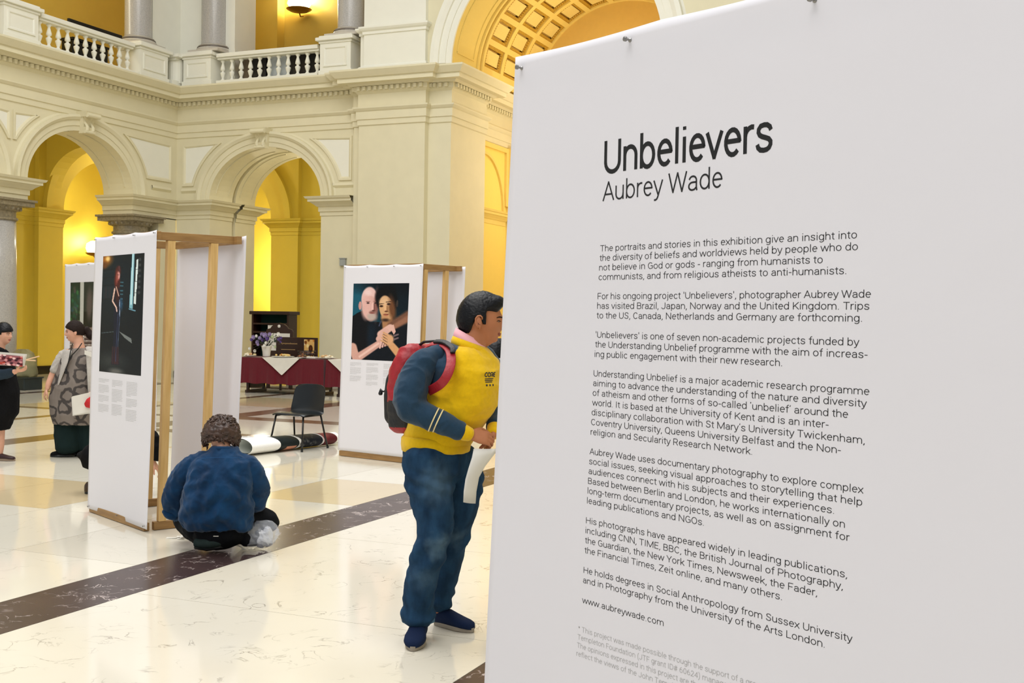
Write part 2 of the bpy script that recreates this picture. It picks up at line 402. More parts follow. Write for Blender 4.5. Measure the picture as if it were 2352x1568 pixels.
for i, c in enumerate(A_C):
    nx = A_C[i+1] if i+1 < len(A_C) else None
    spandrel(wall_left, WA, c, 23.78 if nx is None else (c+nx)/2-.03, 5.0 if nx is None else 5.35)
    if i: spandrel(wall_left, WA, c, (c+A_C[i-1])/2+.03, 5.35)
spandrel(wall_far, WB, 17.06, 19.58); spandrel(wall_far, WB, 17.06, 14.54)
# small sill mouldings under the spandrels
sl = MB()
for W, a, b in ((WA, 23.05, 23.75), (WB, 18.9, 19.6), (WB, 14.42, 15.05)):
    sl.add([W(a, 0, 4.74), W(b, 0, 4.74), W(b, -.05, 4.8), W(a, -.05, 4.8), W(b, -.03, 4.86), W(a, -.03, 4.86), W(b, 0, 4.86), W(a, 0, 4.86)], [(0,1,2,3),(3,2,4,5),(5,4,6,7)])
obj('trim_2', sl, plaster, kind='structure')

# ---- plan line of the whole lower order and its entablature
PIL = [(24.0, 14.42), (23.87, 14.42), (23.87, 14.20), (23.72, 14.20), (23.72, 12.44), (23.90, 12.44), (23.90, 11.86), (25.80, 11.86), (25.80, 12.25), (29.4, 12.25)]
PLAN = [(2, YA), (XB, YA)]+PIL
pier = MB(); pier.sweep(PIL, [(0, 0), (0, 7.3)]); obj('wall_pier', pier, plaster, kind='structure')
ENT = [(0, 6.14), (.03, 6.16), (.03, 6.28), (.055, 6.29), (.055, 6.47), (.08, 6.49), (.12, 6.54), (.12, 6.57), (.02, 6.575), (.02, 6.88), (.07, 6.93), (.09, 6.94), (.09, 7.05),
       (.17, 7.05), (.22, 7.10), (.38, 7.10), (.38, 7.20), (.42, 7.21), (.46, 7.26), (.52, 7.34), (.52, 7.38), (0, 7.38)]
e = MB(); e.sweep(PLAN, ENT); ent = obj('trim_3', e, plaster, kind='structure')
# dentils under the cornice: a small square teeth course
dn = MB()
for (x0, y0), (x1, y1) in zip(PLAN[:-1], PLAN[1:]):
    d = V((x1-x0, y1-y0)); L_ = d.length; d.normalize(); nrm = V((d.y, -d.x))
    if L_ < .1: continue
    s = .02
    if x0 < 16 and abs(y0-YA) < .01: s = 14.3
    while s+.07 < L_+.1:
        p = V((x0, y0))+d*s; q = p+d*.075
        a = nrm*.08; b = nrm*.155
        v = [(p.x+a.x, p.y+a.y), (q.x+a.x, q.y+a.y), (q.x+b.x, q.y+b.y), (p.x+b.x, p.y+b.y)]
        dn.add([(x, y, 6.95) for x, y in v]+[(x, y, 7.04) for x, y in v], [(0,3,2,1),(4,5,6,7),(0,1,5,4),(1,2,6,5),(2,3,7,6),(3,0,4,7)])
        s += .15
obj('dentil_course', dn, plaster, ent, kind='stuff')
# impost mouldings
IMP = [(0, 4.08), (.02, 4.08), (.02, 4.17), (.05, 4.18), (.05, 4.29), (.08, 4.30), (.12, 4.34), (.20, 4.40), (.24, 4.41), (.24, 4.47), (.28, 4.48), (.31, 4.53), (0, 4.53)]
im = MB()
im.sweep([(22.365, 20.68), (22.365, YA), (24, YA), (24, 18.72), (24.92, 18.72)], IMP); im.sweep([(25.05, 18.72), (25.9, 18.72), (25.9, 19.2)], IMP)
im.sweep([(25.9, 15.0), (25.9, 15.4), (25.05, 15.4)], IMP); im.sweep([(24.92, 15.4), (24, 15.4), (24, 14.42)], IMP)
for c0, c1 in zip(A_C[:-1], A_C[1:]): im.sweep([(c0+AR, 20.68), (c0+AR, YA), (c1-AR, YA), (c1-AR, 20.68)], IMP)
obj('trim_4', im, plaster, kind='structure')
# piers under imposts (blocks between impost and column / the corner pier)
pb = MB()
for c0, c1 in zip(A_C[:-1], A_C[1:]): pb.box((c0+AR, YA, 4.06), (c1-AR, 20.68, SPR+.01))
pb.box((22.365, YA, 4.06), (24, 20.68, SPR+.01)); pb.box((23.32, YA, 0), (23.99, 20.68, 4.08))
obj('wall_corner', pb, plaster, kind='structure')
# columns of the arcade
def column(x, y, label, group=None):
    t = thing('granite_column', (x, y, 0), label, 'column', group)
    obj('base', MB().lathe([(.6, 0), (.6, .12), (.54, .16), (.56, .24), (.5, .3), (.46, .34), (.44, .4)], (x, y, 0), 28), granite_d, t, smooth=False)
    obj('shaft', MB().lathe([(.44, .4), (.45, 1.2), (.44, 2.4), (.42, 3.62)], (x, y, 0), 32), granite, t, smooth=True)
    cp = MB().lathe([(.42, 3.60), (.46, 3.62), (.46, 3.66), (.42, 3.68), (.42, 3.80), (.45, 3.81), (.50, 3.86), (.55, 3.92)], (x, y, 0), 32)
    cp.box((x-.56, y-.56, 3.92), (x+.56, y+.56, 4.02)); cp.box((x-.6, y-.6, 4.02), (x+.6, y+.6, 4.07))
    obj('capital', cp, granite_d, t)
    eg = MB()
    for k in range(20):
        a = 2*pi*k/20; eg.ico((x+.5*cos(a), y+.5*sin(a), 3.87), (.045, .045, .05))
    obj('egg_moulding', eg, granite_d, t, kind='stuff')
column(18.61, 20.22, 'polished grey granite column at the left edge, under the left arches')
column(22.82, 20.22, 'grey granite column with dark capital behind the portrait stand, by the corner pier')

# ---- aisles behind the arcades (yellow walls)
ay = MB()
# left aisle: far wall y=23.4 with second arch opening towards the lamp room
W2 = lambda u, d, z: (u, 23.4+d, z)
arch_wall(ay, W2, 22.95, 28.2, 0, 6.9, [(25.7, 1.9, 1.55, 4.38)], 0, .8)
ay.add([(10, 23.55, 0), (22.95, 23.55, 0), (22.95, 23.55, 6.9), (10, 23.55, 6.9), (22.95, 23.4, 0), (22.95, 23.4, 6.9)], [(0,1,2,3),(1,4,5,2)])
ay.box((23.0, 26.5, 0), (30, 26.7, 7.0)); ay.box((22.6, 24.2, 0), (22.8, 26.6, 7.0))
# right aisle: wall x=27.5
W3 = lambda u, d, z: (27.5+d, u, z)
arch_wall(ay, W3, 18.4, 23.4, 0, 6.9, [(21.2, 1.9, 1.55, 4.38)], 0, .8)
ay.add([(27.65, 12.25, 0), (27.65, 18.4, 0), (27.65, 18.4, 6.9), (27.65, 12.25, 6.9), (27.5, 18.4, 0), (27.5, 18.4, 6.9)], [(0,1,2,3),(1,4,5,2)])
ay.box((30.6, 17, 0), (30.8, 26.7, 7.0)); ay.box((28.3, 18.0, 0), (30.6, 18.2, 7.0))
ay.box((10, YA+.9, 6.6), (31, 27, 6.75)); ay.box((25.9, 12.4, 6.6), (31, YA+.95, 6.75)); ay.box((24.05, 18.9, 6.6), (25.95, YA+.95, 6.75))
aisle = obj('wall_back', ay, ypaint, kind='structure')
ar = MB()
R2 = [(0, 0), (0, .02), (.5, .02), (.52, .14), (.72, .14), (.72, 0)]
arch_band(ar, W2, 25.7, 1.9, 1.55, 4.38, R2, 0, pi*.62, 30); arch_band(ar, W3, 21.2, 1.9, 1.55, 4.38, R2, 0, pi*.62, 30)
IMP2 = [(o*.75, z-.16) for o, z in IMP]
ar.sweep([(10, 23.55), (22.95, 23.55), (22.95, 23.4), (23.8, 23.4), (23.8, 24.2)], IMP2)
ar.sweep([(28.3, 19.3), (27.5, 19.3), (27.5, 18.4), (27.65, 18.4), (27.65, 12.25)], IMP2)
obj('trim_5', ar, ypaint, kind='structure')
# cross arches under the aisle vaults
cr = MB()
for xx in (19.0, 23.2):
    Wc = lambda u, d, z, xx=xx: (xx+d, u, z)
    n = 20; c, a, b, s = 22.0, 1.4, 1.2, 4.75
    for dd in (0, .5):
        for i in range(n):
            a0, a1 = pi*i/n, pi*(i+1)/n
            cr.add([Wc(c-a*cos(a0), dd, s+b*sin(a0)), Wc(c-a*cos(a1), dd, s+b*sin(a1)), Wc(c-a*cos(a1), dd, 6.7), Wc(c-a*cos(a0), dd, 6.7)], [(0,1,2,3)])
    pts = [(c-a*cos(pi*i/n), s+b*sin(pi*i/n)) for i in range(n+1)]
    cr.rings([[Wc(u, 0, z) for u, z in pts], [Wc(u, .5, z) for u, z in pts]], False, False)
obj('trim_6', cr, ypaint, kind='structure')
sk = MB(); sk.sweep([(10, 23.55), (22.95, 23.55), (22.95, 23.4), (23.8, 23.4), (23.8, 24.2)], [(0, 0), (.04, 0), (.04, .2), (.03, .22), (0, .22)])
sk.sweep([(28.3, 19.3), (27.5, 19.3), (27.5, 18.4), (27.65, 18.4), (27.65, 12.25)], [(0, 0), (.04, 0), (.04, .2), (.03, .22), (0, .22)])
sk.sweep([(25.9, 15.4), (24, 15.4)]+PIL, [(0, 0), (.05, 0), (.05, .16), (.03, .18), (0, .18)])
sk.sweep([(24, YA), (24, 18.72), (25.9, 18.72)], [(0, 0), (.05, 0), (.05, .16), (.03, .18), (0, .18)])
obj('baseboard_back', sk, blackst, kind='structure')

# ---- transept with the big coffered barrel vault
VC, VR, VZ = 9.36, 2.5, 7.5
vw = MB()
WV = lambda u, d, z: (23.92+d, u, z)
arch_wall(vw, WV, 3.5, 12.6, 7.38, 13.0, [(VC, VR, VR, VZ)], 0, None, 40)
vw.box((23.9, 5.6, 0), (25.8, 6.86, 7.38)); vw.box((25.8, 6.0, 0), (29.4, 6.3, 7.38))
obj('wall_right', vw, plaster, kind='structure')
va = MB(); arch_band(va, WV, VC, VR, VR, VZ, [(0, 0), (0, .05), (.14, .055), (.145, .08), (.30, .085), (.31, .13), (.40, .18), (.5, .17), (.51, .03), (.56, 0)], 0, pi, 48)
obj('trim_7', va, plasterw, kind='structure')
vt = MB()
def cyl(u, r, th): return (u, VC+r*cos(th), VZ+r*sin(th))
def cgrid(mb, us, ths, r):
    mb.rings([[cyl(u, r, t) for t in ths] for u in us], False, False)
NT = 48; TH = [pi*i/NT for i in range(NT+1)]
cgrid(vt, [23.92, 25.25], TH, VR); cgrid(vt, [25.25, 25.25, ], TH, VR)
obj('ceiling', vt, ypaint2, kind='structure')
# plain panel frame on the first band, then a roll, then three rows of coffers
vf = MB()
def rib(mb, u0, u1, t0, t1, r0, r1, n=6):
    ts = [t0+(t1-t0)*i/n for i in range(n+1)]
    mb.rings([[cyl(u0, r0, t), cyl(u0, r1, t), cyl(u1, r1, t), cyl(u1, r0, t)] for t in ts], True, True)
rib(vf, 24.12, 24.15, .12, pi-.12, VR, VR-.02, 40); rib(vf, 25.0, 25.03, .12, pi-.12, VR, VR-.02, 40); rib(vf, 24.12, 25.03, .11, .125, VR, VR-.02, 2)
rib(vf, 25.22, 25.30, 0, pi, VR+.02, VR-.05, 48); rib(vf, 25.30, 25.40, 0, pi, VR+.06, VR+.0, 48); rib(vf, 25.40, 25.48, 0, pi, VR+.02, VR-.07, 48)
cu = [25.48, 26.62, 27.76, 28.9]; nth = 11; t_edges = [.09+(pi-.18)*i/nth for i in range(nth+1)]
rb, rt = .17, .055
for i in range(3):
    rib(vf, cu[i]-.0, cu[i]+rb, 0, pi, VR+.16, VR, 48)
rib(vf, cu[3]-.02, cu[3]+.1, 0, pi, VR+.16, VR, 48)
for t in t_edges: rib(vf, 25.48, 28.95, t-rt/2, t+rt/2, VR+.16, VR+.001, 2)
rib(vf, 25.48, 28.95, 0, .09, VR+.16, VR, 2)
coff = obj('ceiling_ribs', vf, ypaint2, kind='structure')
for i in range(3):
    for j in range(nth):
        u0, u1 = cu[i]+rb, cu[i+1]; t0, t1 = t_edges[j]+rt/2, t_edges[j+1]-rt/2
        if j < 5:
            k = .07; fr = MB(); tk = k/VR
            for (a, b, c_, d) in ((u0, u1, t0, t0+tk), (u0, u1, t1-tk, t1), (u0, u0+k, t0+tk, t1-tk), (u1-k, u1, t0+tk, t1-tk)): rib(fr, a, b, c_, d, VR+.16, VR+.035, 3)
            nb = 9
            for q in range(nb):
                tt = t0+(t1-t0)*(q+.5)/nb
                for uu in (u0+k+.02, u1-k-.02): fr.ico(cyl(uu, VR+.06, tt), .035)
            obj('coffer_moulding', fr, goldp, coff)
            inn = MB(); rib(inn, u0+k+.05, u1-k-.05, t0+tk*1.6, t1-tk*1.6, VR+.16, VR+.07, 4); obj('coffer_panel', inn, mat('pale_gold_plaster', (240, 214, 130), .7, var=.02), coff)
bk = MB(); cgrid(bk, [25.4, 29.2], TH, VR+.15)
n = 40
bk.add([(29.0, 3.5, 0), (29.0, 13, 0), (29.0, 13, 13), (29.0, 3.5, 13)], [(0,1,2,3)])
obj('wall_transept_end', bk, mat('ochre_plaster', (222, 184, 98), .7, var=.02), kind='structure')
obj('wall_transept_side', MB().add([(25.83, 12.235, 0), (29.4, 12.235, 0), (29.4, 12.235, 6.1), (25.83, 12.235, 6.1)], [(0,1,2,3)]), mat('niche_yellow', (246, 216, 112), .7, var=.01), kind='structure')
# blind arch panel on the transept side wall
ba = MB(); WT = lambda u, d, z: (u, 12.25+d, z)
for a, b in (((25.9, 6.0), (28.0, 6.12)), ((27.85, 4.6), (28.0, 6.0))): ba.box((a[0], 12.17, a[1]), (b[0], 12.26, b[1]))
arch_band(ba, lambda u, d, z: (u, 12.235+d, z), 26.5, 1.2, 1.35, 4.45, [(0, 0), (0, .06), (.07, .06), (.09, 0)], 0, pi, 30)
ba.sweep([(25.8, 12.25), (27.95, 12.25)], [(o*.6, z-.1) for o, z in IMP])
ba.box((27.99, 12.0, 0), (29.4, 12.26, 6.14))
obj('trim_8', ba, ypaint2, kind='structure')

# ---- the far wall goes on beyond the transept, and the side wall closes the hall on the right
fw = MB(); arch_wall(fw, lambda u, d, z: (23.9+d, u, z), -9, 5.6, 0, 7.3, [(2.2, AR, BR, SPR), (-2.6, AR, BR, SPR), (-6.9, AR, BR, SPR)], 0, .9)
fw.box((24.1, -9, 7.37), (24.4, 5.6, 13)); fw.box((28, -9, 0), (28.2, 6, 7.3)); fw.box((24.8, -9, 6.9), (28.2, 6, 7.3)); obj('wall_far_right', fw, plaster, kind='structure')
for c in (2.2, -2.6, -6.9):
    mb = MB(); arch_band(mb, lambda u, d, z: (23.9+d, u, z), c, AR, BR, SPR, ARCHV); obj('archivolt', mb, plaster, bpy.data.objects['wall_far_right'])
e2 = MB(); e2.sweep([(23.9, 5.6), (23.9, -9), (2, -9)], ENT); obj('trim_11', e2, plaster, kind='structure')
obj('wall_side', MB().box((-2, -9.3, 0), (24.2, -9, 13)), plaster, kind='structure')
# ---- gallery: floor, parapet, columns, inner walls
gf = MB(); gf.box((2, YA+.02, 7.2), (31, 27, 7.37)); gf.box((24.02, 12.5, 7.2), (31, YA+.03, 7.37)); obj('floor_gallery', gf, plaster, kind='structure')
gw = MB(); gw.box((27.6, 12.3, 7.37), (27.8, 27, 13)); gw.box((2, 23.6, 7.37), (27.8, 23.8, 13)); gw.box((24.1, 12.3, 7.37), (27.6, 12.5, 13)); gw.box((27.25, 19.0, 7.37), (27.6, 19.75, 13)); gw.box((27.25, 16.35, 7.37), (27.6, 16.7, 13))
obj('wall_gallery', gw, mat('ochre_wall', (196, 166, 70), .7, var=.03, scale=2), kind='structure')
obj('ceiling_gallery', MB().box((24.1, 12.3, 12.9), (28, 27, 13)).box((2, YA+.3, 12.9), (24.1, 27, 13)), ypaint2, kind='structure')
gp = MB()
gp.box((24.42, 18.32, 7.37), (25.3, 20.62, 13)); gp.box((23.35, 20.05, 7.37), (24.42, 20.62, 13))
gp.box((24.36, 18.26, 7.37), (25.3, 20.6, 7.75)); gp.box((24.38, 18.28, 8.28), (25.2, 20.6, 8.42))
gp.box((23.80, 12.50, 7.38), (25.2, 14.14, 13)); 
obj('wall_gallery_pier', gp, plasterw, kind='structure')
gm = MB()
UP = [(24.1, 14.30), (23.92, 14.30), (23.92, 14.14), (23.80, 14.14), (23.80, 12.50), (24.0, 12.50)]
gm.sweep(UP, [(0, 7.38), (.05, 7.38), (.05, 7.55), (.02, 7.58), (0, 7.58)]); gm.sweep(UP, [(0, 8.30), (.03, 8.31), (.03, 8.37), (.07, 8.40), (.10, 8.44), (.10, 8.48), (0, 8.50)])
gm.sweep(UP[:3]+[(23.92, 14.14)], [(0, 7.38), (0, 8.4)])
gm.box((23.93, 14.14, 7.38), (24.2, 14.30, 8.4))
obj('trim_9', gm, plasterw, kind='structure')
# balustrades: W maps (along, depth, z)
BAL = [(.062, 0), (.062, .035), (.045, .045), (.03, .08), (.045, .12), (.066, .19), (.068, .215), (.03, .245), (.03, .262), (.064, .285), (.060, .33), (.036, .42), (.028, .46), (.05, .49), (.058, .50), (.058, .535)]
def balustrade(W, u0, u1, n, label):
    c = W((u0+u1)/2, .12, CZ)
    t = thing('gallery_balustrade', c, label, 'balustrade')
    for nm, z0, z1, p in (('plinth', 7.38, 7.56, .05), ('handrail', 8.09, 8.14, .0), ('handrail_top', 8.14, 8.24, .05)):
        a = W(u0, -p, z0); b = W(u1, .22+p, z1); lo = [min(x, y) for x, y in zip(a, b)]; hi = [max(x, y) for x, y in zip(a, b)]
        obj('plinth' if nm == 'plinth' else 'handrail', MB().box(lo, hi), plasterw, t, mods=[BEV(.012, 2)])
    first = None
    for i in range(n):
        u = u0+.10+(u1-u0-.2)*i/(n-1); p = W(u, .11, 7.556)
        if first is None:
            first = obj('baluster', MB().lathe(BAL, (0, 0, 0), 14), plasterw, smooth=True, local=True); b = first
        else:
            b = first.copy(); COL.objects.link(b)
        b.parent = t; b.location = V(p)-V(c)
    return t
balustrade(WA, 19.38, 22.37, 11, 'white stone balustrade of the left gallery, between two panelled pedestals')
balustrade(WB, 15.53, 18.54, 11, 'white stone balustrade of the far gallery, right of the corner columns')
balustrade(WA, 15.15, 18.17, 11, 'white stone balustrade running out of the frame at the far left')
def pedestal(W, u0, u1, label, top=8.30):
    c = W((u0+u1)/2, .1, CZ); t = thing('pedestal', c, label, 'pedestal')
    def bx(a, b): lo = [min(x, y) for x, y in zip(a, b)]; hi = [max(x, y) for x, y in zip(a, b)]; return lo, hi
    obj('body', MB().box(*bx(W(u0, -.10, 7.58), W(u1, .6, top-.14))), plasterw, t)
    obj('plinth', MB().box(*bx(W(u0-.03, -.13, 7.38), W(u1+.03, .6, 7.58))), plasterw, t, mods=[BEV(.01)])
    cp = MB().box(*bx(W(u0-.03, -.13, top-.16), W(u1+.03, .62, top-.10))).box(*bx(W(u0-.09, -.19, top-.10), W(u1+.09, .66, top-.02))).box(*bx(W(u0-.03, -.12, top-.02), W(u1+.03, .6, top+.03)))
    obj('cap', cp, plasterw, t, mods=[BEV(.012)])
    fr = MB(); a, b, z0, z1 = u0+.10, u1-.10, 7.66, top-.24
    P = [(a, z0), (b, z0), (b, z1), (a, z1)]; Q = inset(P, .035); Q2 = inset(P, .06)
    fr.rings([[W(u, -.10, z) for u, z in P], [W(u, -.125, z) for u, z in P], [W(u, -.125, z) for u, z in Q], [W(u, -.101, z) for u, z in Q2]], True, False)
    obj('panel_frame', fr, plasterw, t)
pedestal(WA, 18.30, 19.25, 'panelled white pedestal at the top left corner, left of the balustrade')
pedestal(WA, 22.50, 23.50, 'panelled white pedestal under the granite column left of the gallery corner')
pedestal(WB, 18.66, 19.52, 'panelled white pedestal under the granite column right of the gallery corner')
pedestal(WB, 14.56, 15.42, 'panelled white pedestal at the right end of the far balustrade', 8.38)
cb = MB(); cb.box((23.62, 19.63, 7.38), (24.3, 20.3, 7.6)); cb.lathe([(.2, 7.55), (.2, 8.15)], (23.96, 19.8, 0), 20); cb.box((23.72, 19.62, 8.12), (24.3, 20.3, 8.24)); cb.box((23.66, 19.5, 8.18), (24.3, 20.3, 8.26))
obj('trim_10', cb, plasterw, kind='structure')
def upcol(x, y, z, label, r=.33):
    t = thing('gallery_column', (x, y, z), label, 'column')
    obj('base', MB().box((x-r-.14, y-r-.14, z), (x+r+.14, y+r+.14, z+.06)).lathe([(r+.12, .06), (r+.13, .10), (r+.09, .14), (r+.04, .16), (r+.07, .2), (r+.02, .23)], (x, y, z), 28), mat('grey_stone_base', (205, 198, 185), .4, var=.05), t)
    obj('torus', MB().lathe([(r+.06, .13), (r+.10, .145), (r+.10, .165), (r+.06, .18)], (x, y, z), 28), mat('dark_stone_ring', (110, 100, 90), .4), t)
    obj('shaft', MB().lathe([(r+.02, .22), (r, .26), (r, 1.6), (r*.97, 4.6)], (x, y, z), 32), granite, t, smooth=True)
upcol(23.02, 20.22, 8.32, 'polished grey granite column on the gallery, left of the corner')
upcol(24.38, 18.93, 8.32, 'polished grey granite column on the gallery, right of the corner')
upcol(24.40, 14.86, 8.40, 'grey granite column at the right end of the far gallery, beside the lit lamp')
# gallery things
wbx = thing('socket_box', (23.98, 14.75, 3.02), 'small grey box on the pale pilaster, just above the corner of the couple portrait stand', 'box')
obj('cover', MB().box((23.93, 14.66, 2.86), (24.0, 14.82, 3.03)), mat('grey_enamel', (158, 162, 158), .5), wbx, mods=[BEV(.008)]); obj('lid', MB().box((23.92, 14.65, 3.03), (24.0, 14.83, 3.05)), MATS['grey_enamel'], wbx)
def bowl_lamp(x, y, z, lb, s=1.0):
    t = thing('wall_uplighter', (x, y, z), lb, 'lamp')
    obj('bowl', MB().lathe([(.02, 0), (.1*s, .01), (.22*s, .04), (.30*s, .09), (.31*s, .10), (.28*s, .09), (.02, .03)], (x, y, z), 24), mat('brass', (150, 110, 40), .35, metal=.8), t, smooth=True)
    obj('glass', MB().lathe([(.05, 0), (.22*s, .08), (.28*s, .2), (.25*s, .34), (.1*s, .42), (.02, .43)], (x, y, z+.04), 20), mat('lamp_glass', (255, 240, 200), .4, emit=(255, 238, 190), estr=9), t, smooth=True)
    obj('arm', MB().tube([(x, y, z+.02), (x+.15, y+.05, z-.06), (x+.35, y+.1, z)], .02, 8), MATS['brass'], t)
bowl_lamp(27.2, 18.25, 10.05, 'bright brass bowl uplighter on the gallery wall at the top of the picture', 1.15)
bowl_lamp(27.80, 26.1, 3.40, 'glowing bowl uplighter deep in the left aisle, just left of the woman portrait stand', .8)
obj('picture_frame_long', MB().box((20.55, 20.08, 8.32), (22.3, 20.14, 8.44)), blackm, label='long black flat case lying behind the left gallery handrail', cat='case', mods=[BEV(.01)])
for (x, y, w, h, c, nm, lb, ct) in ((24.4, 17.0, .6, .74, (205, 212, 215), 'cardboard_box', 'pale grey printed box behind the far balustrade', 'box'),
        (24.4, 17.55, .4, .85, (26, 24, 24), 'storage_crate', 'black crate behind the far balustrade, left of the grey box', 'crate'),
        (24.4, 16.38, .5, .8, (36, 30, 26), 'equipment_case', 'dark case behind the far balustrade, right of the grey box', 'case'),
        (24.4, 17.98, .36, .85, (120, 104, 84), 'folded_screen', 'brown folded screen behind the left end of the far balustrade', 'screen'),
        (24.4, 15.85, .42, .85, (20, 18, 18), 'dark_chest', 'black chest behind the right end of the far balustrade', 'chest')):
    t = thing(nm, (x, y, 7.37), lb, ct); mm = mat(nm+'_skin', c, .5, var=.1)
    obj('body', MB().box((x, y-w/2, 7.37), (x+.4, y+w/2, 7.45+h)), mm, t, mods=[BEV(.02)]); obj('lid', MB().box((x-.015, y-w/2-.015, 7.45+h), (x+.415, y+w/2+.015, 7.5+h)), mm, t, mods=[BEV(.01)])
for (x, y, w) in ((20.9, 21.1, .4), (21.4, 21.1, .45), (21.85, 21.15, .35)):
    pass
t = thing('speaker_case', (21.2, 20.7, 7.37), 'black flight case behind the left balustrade', 'case')
obj('body', MB().box((20.75, 20.15, 7.37), (21.9, 20.5, 8.0)), blackm, t, mods=[BEV(.02)]); obj('lid', MB().box((20.73, 20.13, 8.0), (21.92, 20.52, 8.06)), blackm, t, mods=[BEV(.01)])
# ================================================================== PRINTED PICTURES (flat prints painted into colour attributes)
class Paint:
    def __init__(s, w, h, bg):
        s.w, s.h = w, h; s.X, s.Y = np.meshgrid((np.arange(w)+.5)/w, (np.arange(h)+.5)/h); s.c = np.zeros((h, w, 3)); s.c[:] = bg; s.asp = h/w
    def mixm(s, m, col): m = np.clip(m, 0, 1)[..., None]; s.c = s.c*(1-m)+np.array(col, float)*m
    def ell(s, cx, cy, rx, ry, col, soft=.15, ang=0, op=1):
        dx = s.X-cx; dy = (s.Y-cy)*s.asp; a = math.radians(ang); ry = ry*s.asp
        u = (dx*cos(a)+dy*sin(a))/rx; v = (-dx*sin(a)+dy*cos(a))/ry; r = np.sqrt(u*u+v*v); s.mixm((1-r)/soft+.5, np.array(col)) if op == 1 else s.mixm(np.clip((1-r)/soft+.5, 0, 1)*op, col)
    def seg(s, p, q, w0, col, w1=None, soft=.3, op=1):
        w1 = w0 if w1 is None else w1; px, py = p[0], p[1]*s.asp; qx, qy = q[0], q[1]*s.asp
        dx, dy = qx-px, qy-py; L2 = dx*dx+dy*dy+1e-9; t = np.clip(((s.X-px)*dx+(s.Y*s.asp-py)*dy)/L2, 0, 1)
        d = np.hypot(s.X-px-t*dx, s.Y*s.asp-py-t*dy); w = w0+(w1-w0)*t; s.mixm(np.clip((1-d/w)/soft+.5, 0, 1)*op, col)
    def poly(s, pts, col, op=1):
        ins = np.zeros_like(s.X, bool); n = len(pts)
        for i in range(n):
            x0, y0 = pts[i]; x1, y1 = pts[(i+1) % n]
            if y0 == y1: continue
            c = ((s.Y > min(y0, y1)) & (s.Y <= max(y0, y1))) & (s.X < (s.Y-y0)*(x1-x0)/(y1-y0)+x0); ins ^= c
        s.mixm(ins*op, col)
    def grain(s, a): s.c += rng.normal(0, a, s.c.shape[:2])[..., None]; s.c = np.clip(s.c, 0, 255)
    def colors(s):
        x = s.c/255; l = np.where(x <= .04045, x/12.92, ((x+.055)/1.055)**2.4); return l
def print_mesh(name, P, fn, parent, m=printm):
    """fn(u,v)->point, u,v in 0..1, v downwards"""
    w, h = P.w, P.h; vs = [tuple(fn(i/w, j/h)) for j in range(h+1) for i in range(w+1)]
    fs = [(j*(w+1)+i, (j+1)*(w+1)+i, (j+1)*(w+1)+i+1, j*(w+1)+i+1) for j in range(h) for i in range(w)]
    me = bpy.data.meshes.new(name); me.from_pydata(vs, [], fs); me.materials.append(m)
    at = me.color_attributes.new('Col', 'FLOAT_COLOR', 'CORNER'); col = P.colors().reshape(-1, 3)
    a = np.ones((w*h, 4, 4)); a[:, :, :3] = col[:, None, :]; at.data.foreach_set('color', a.ravel())
    o = bpy.data.objects.new(name, me); COL.objects.link(o); o.parent = parent; return o

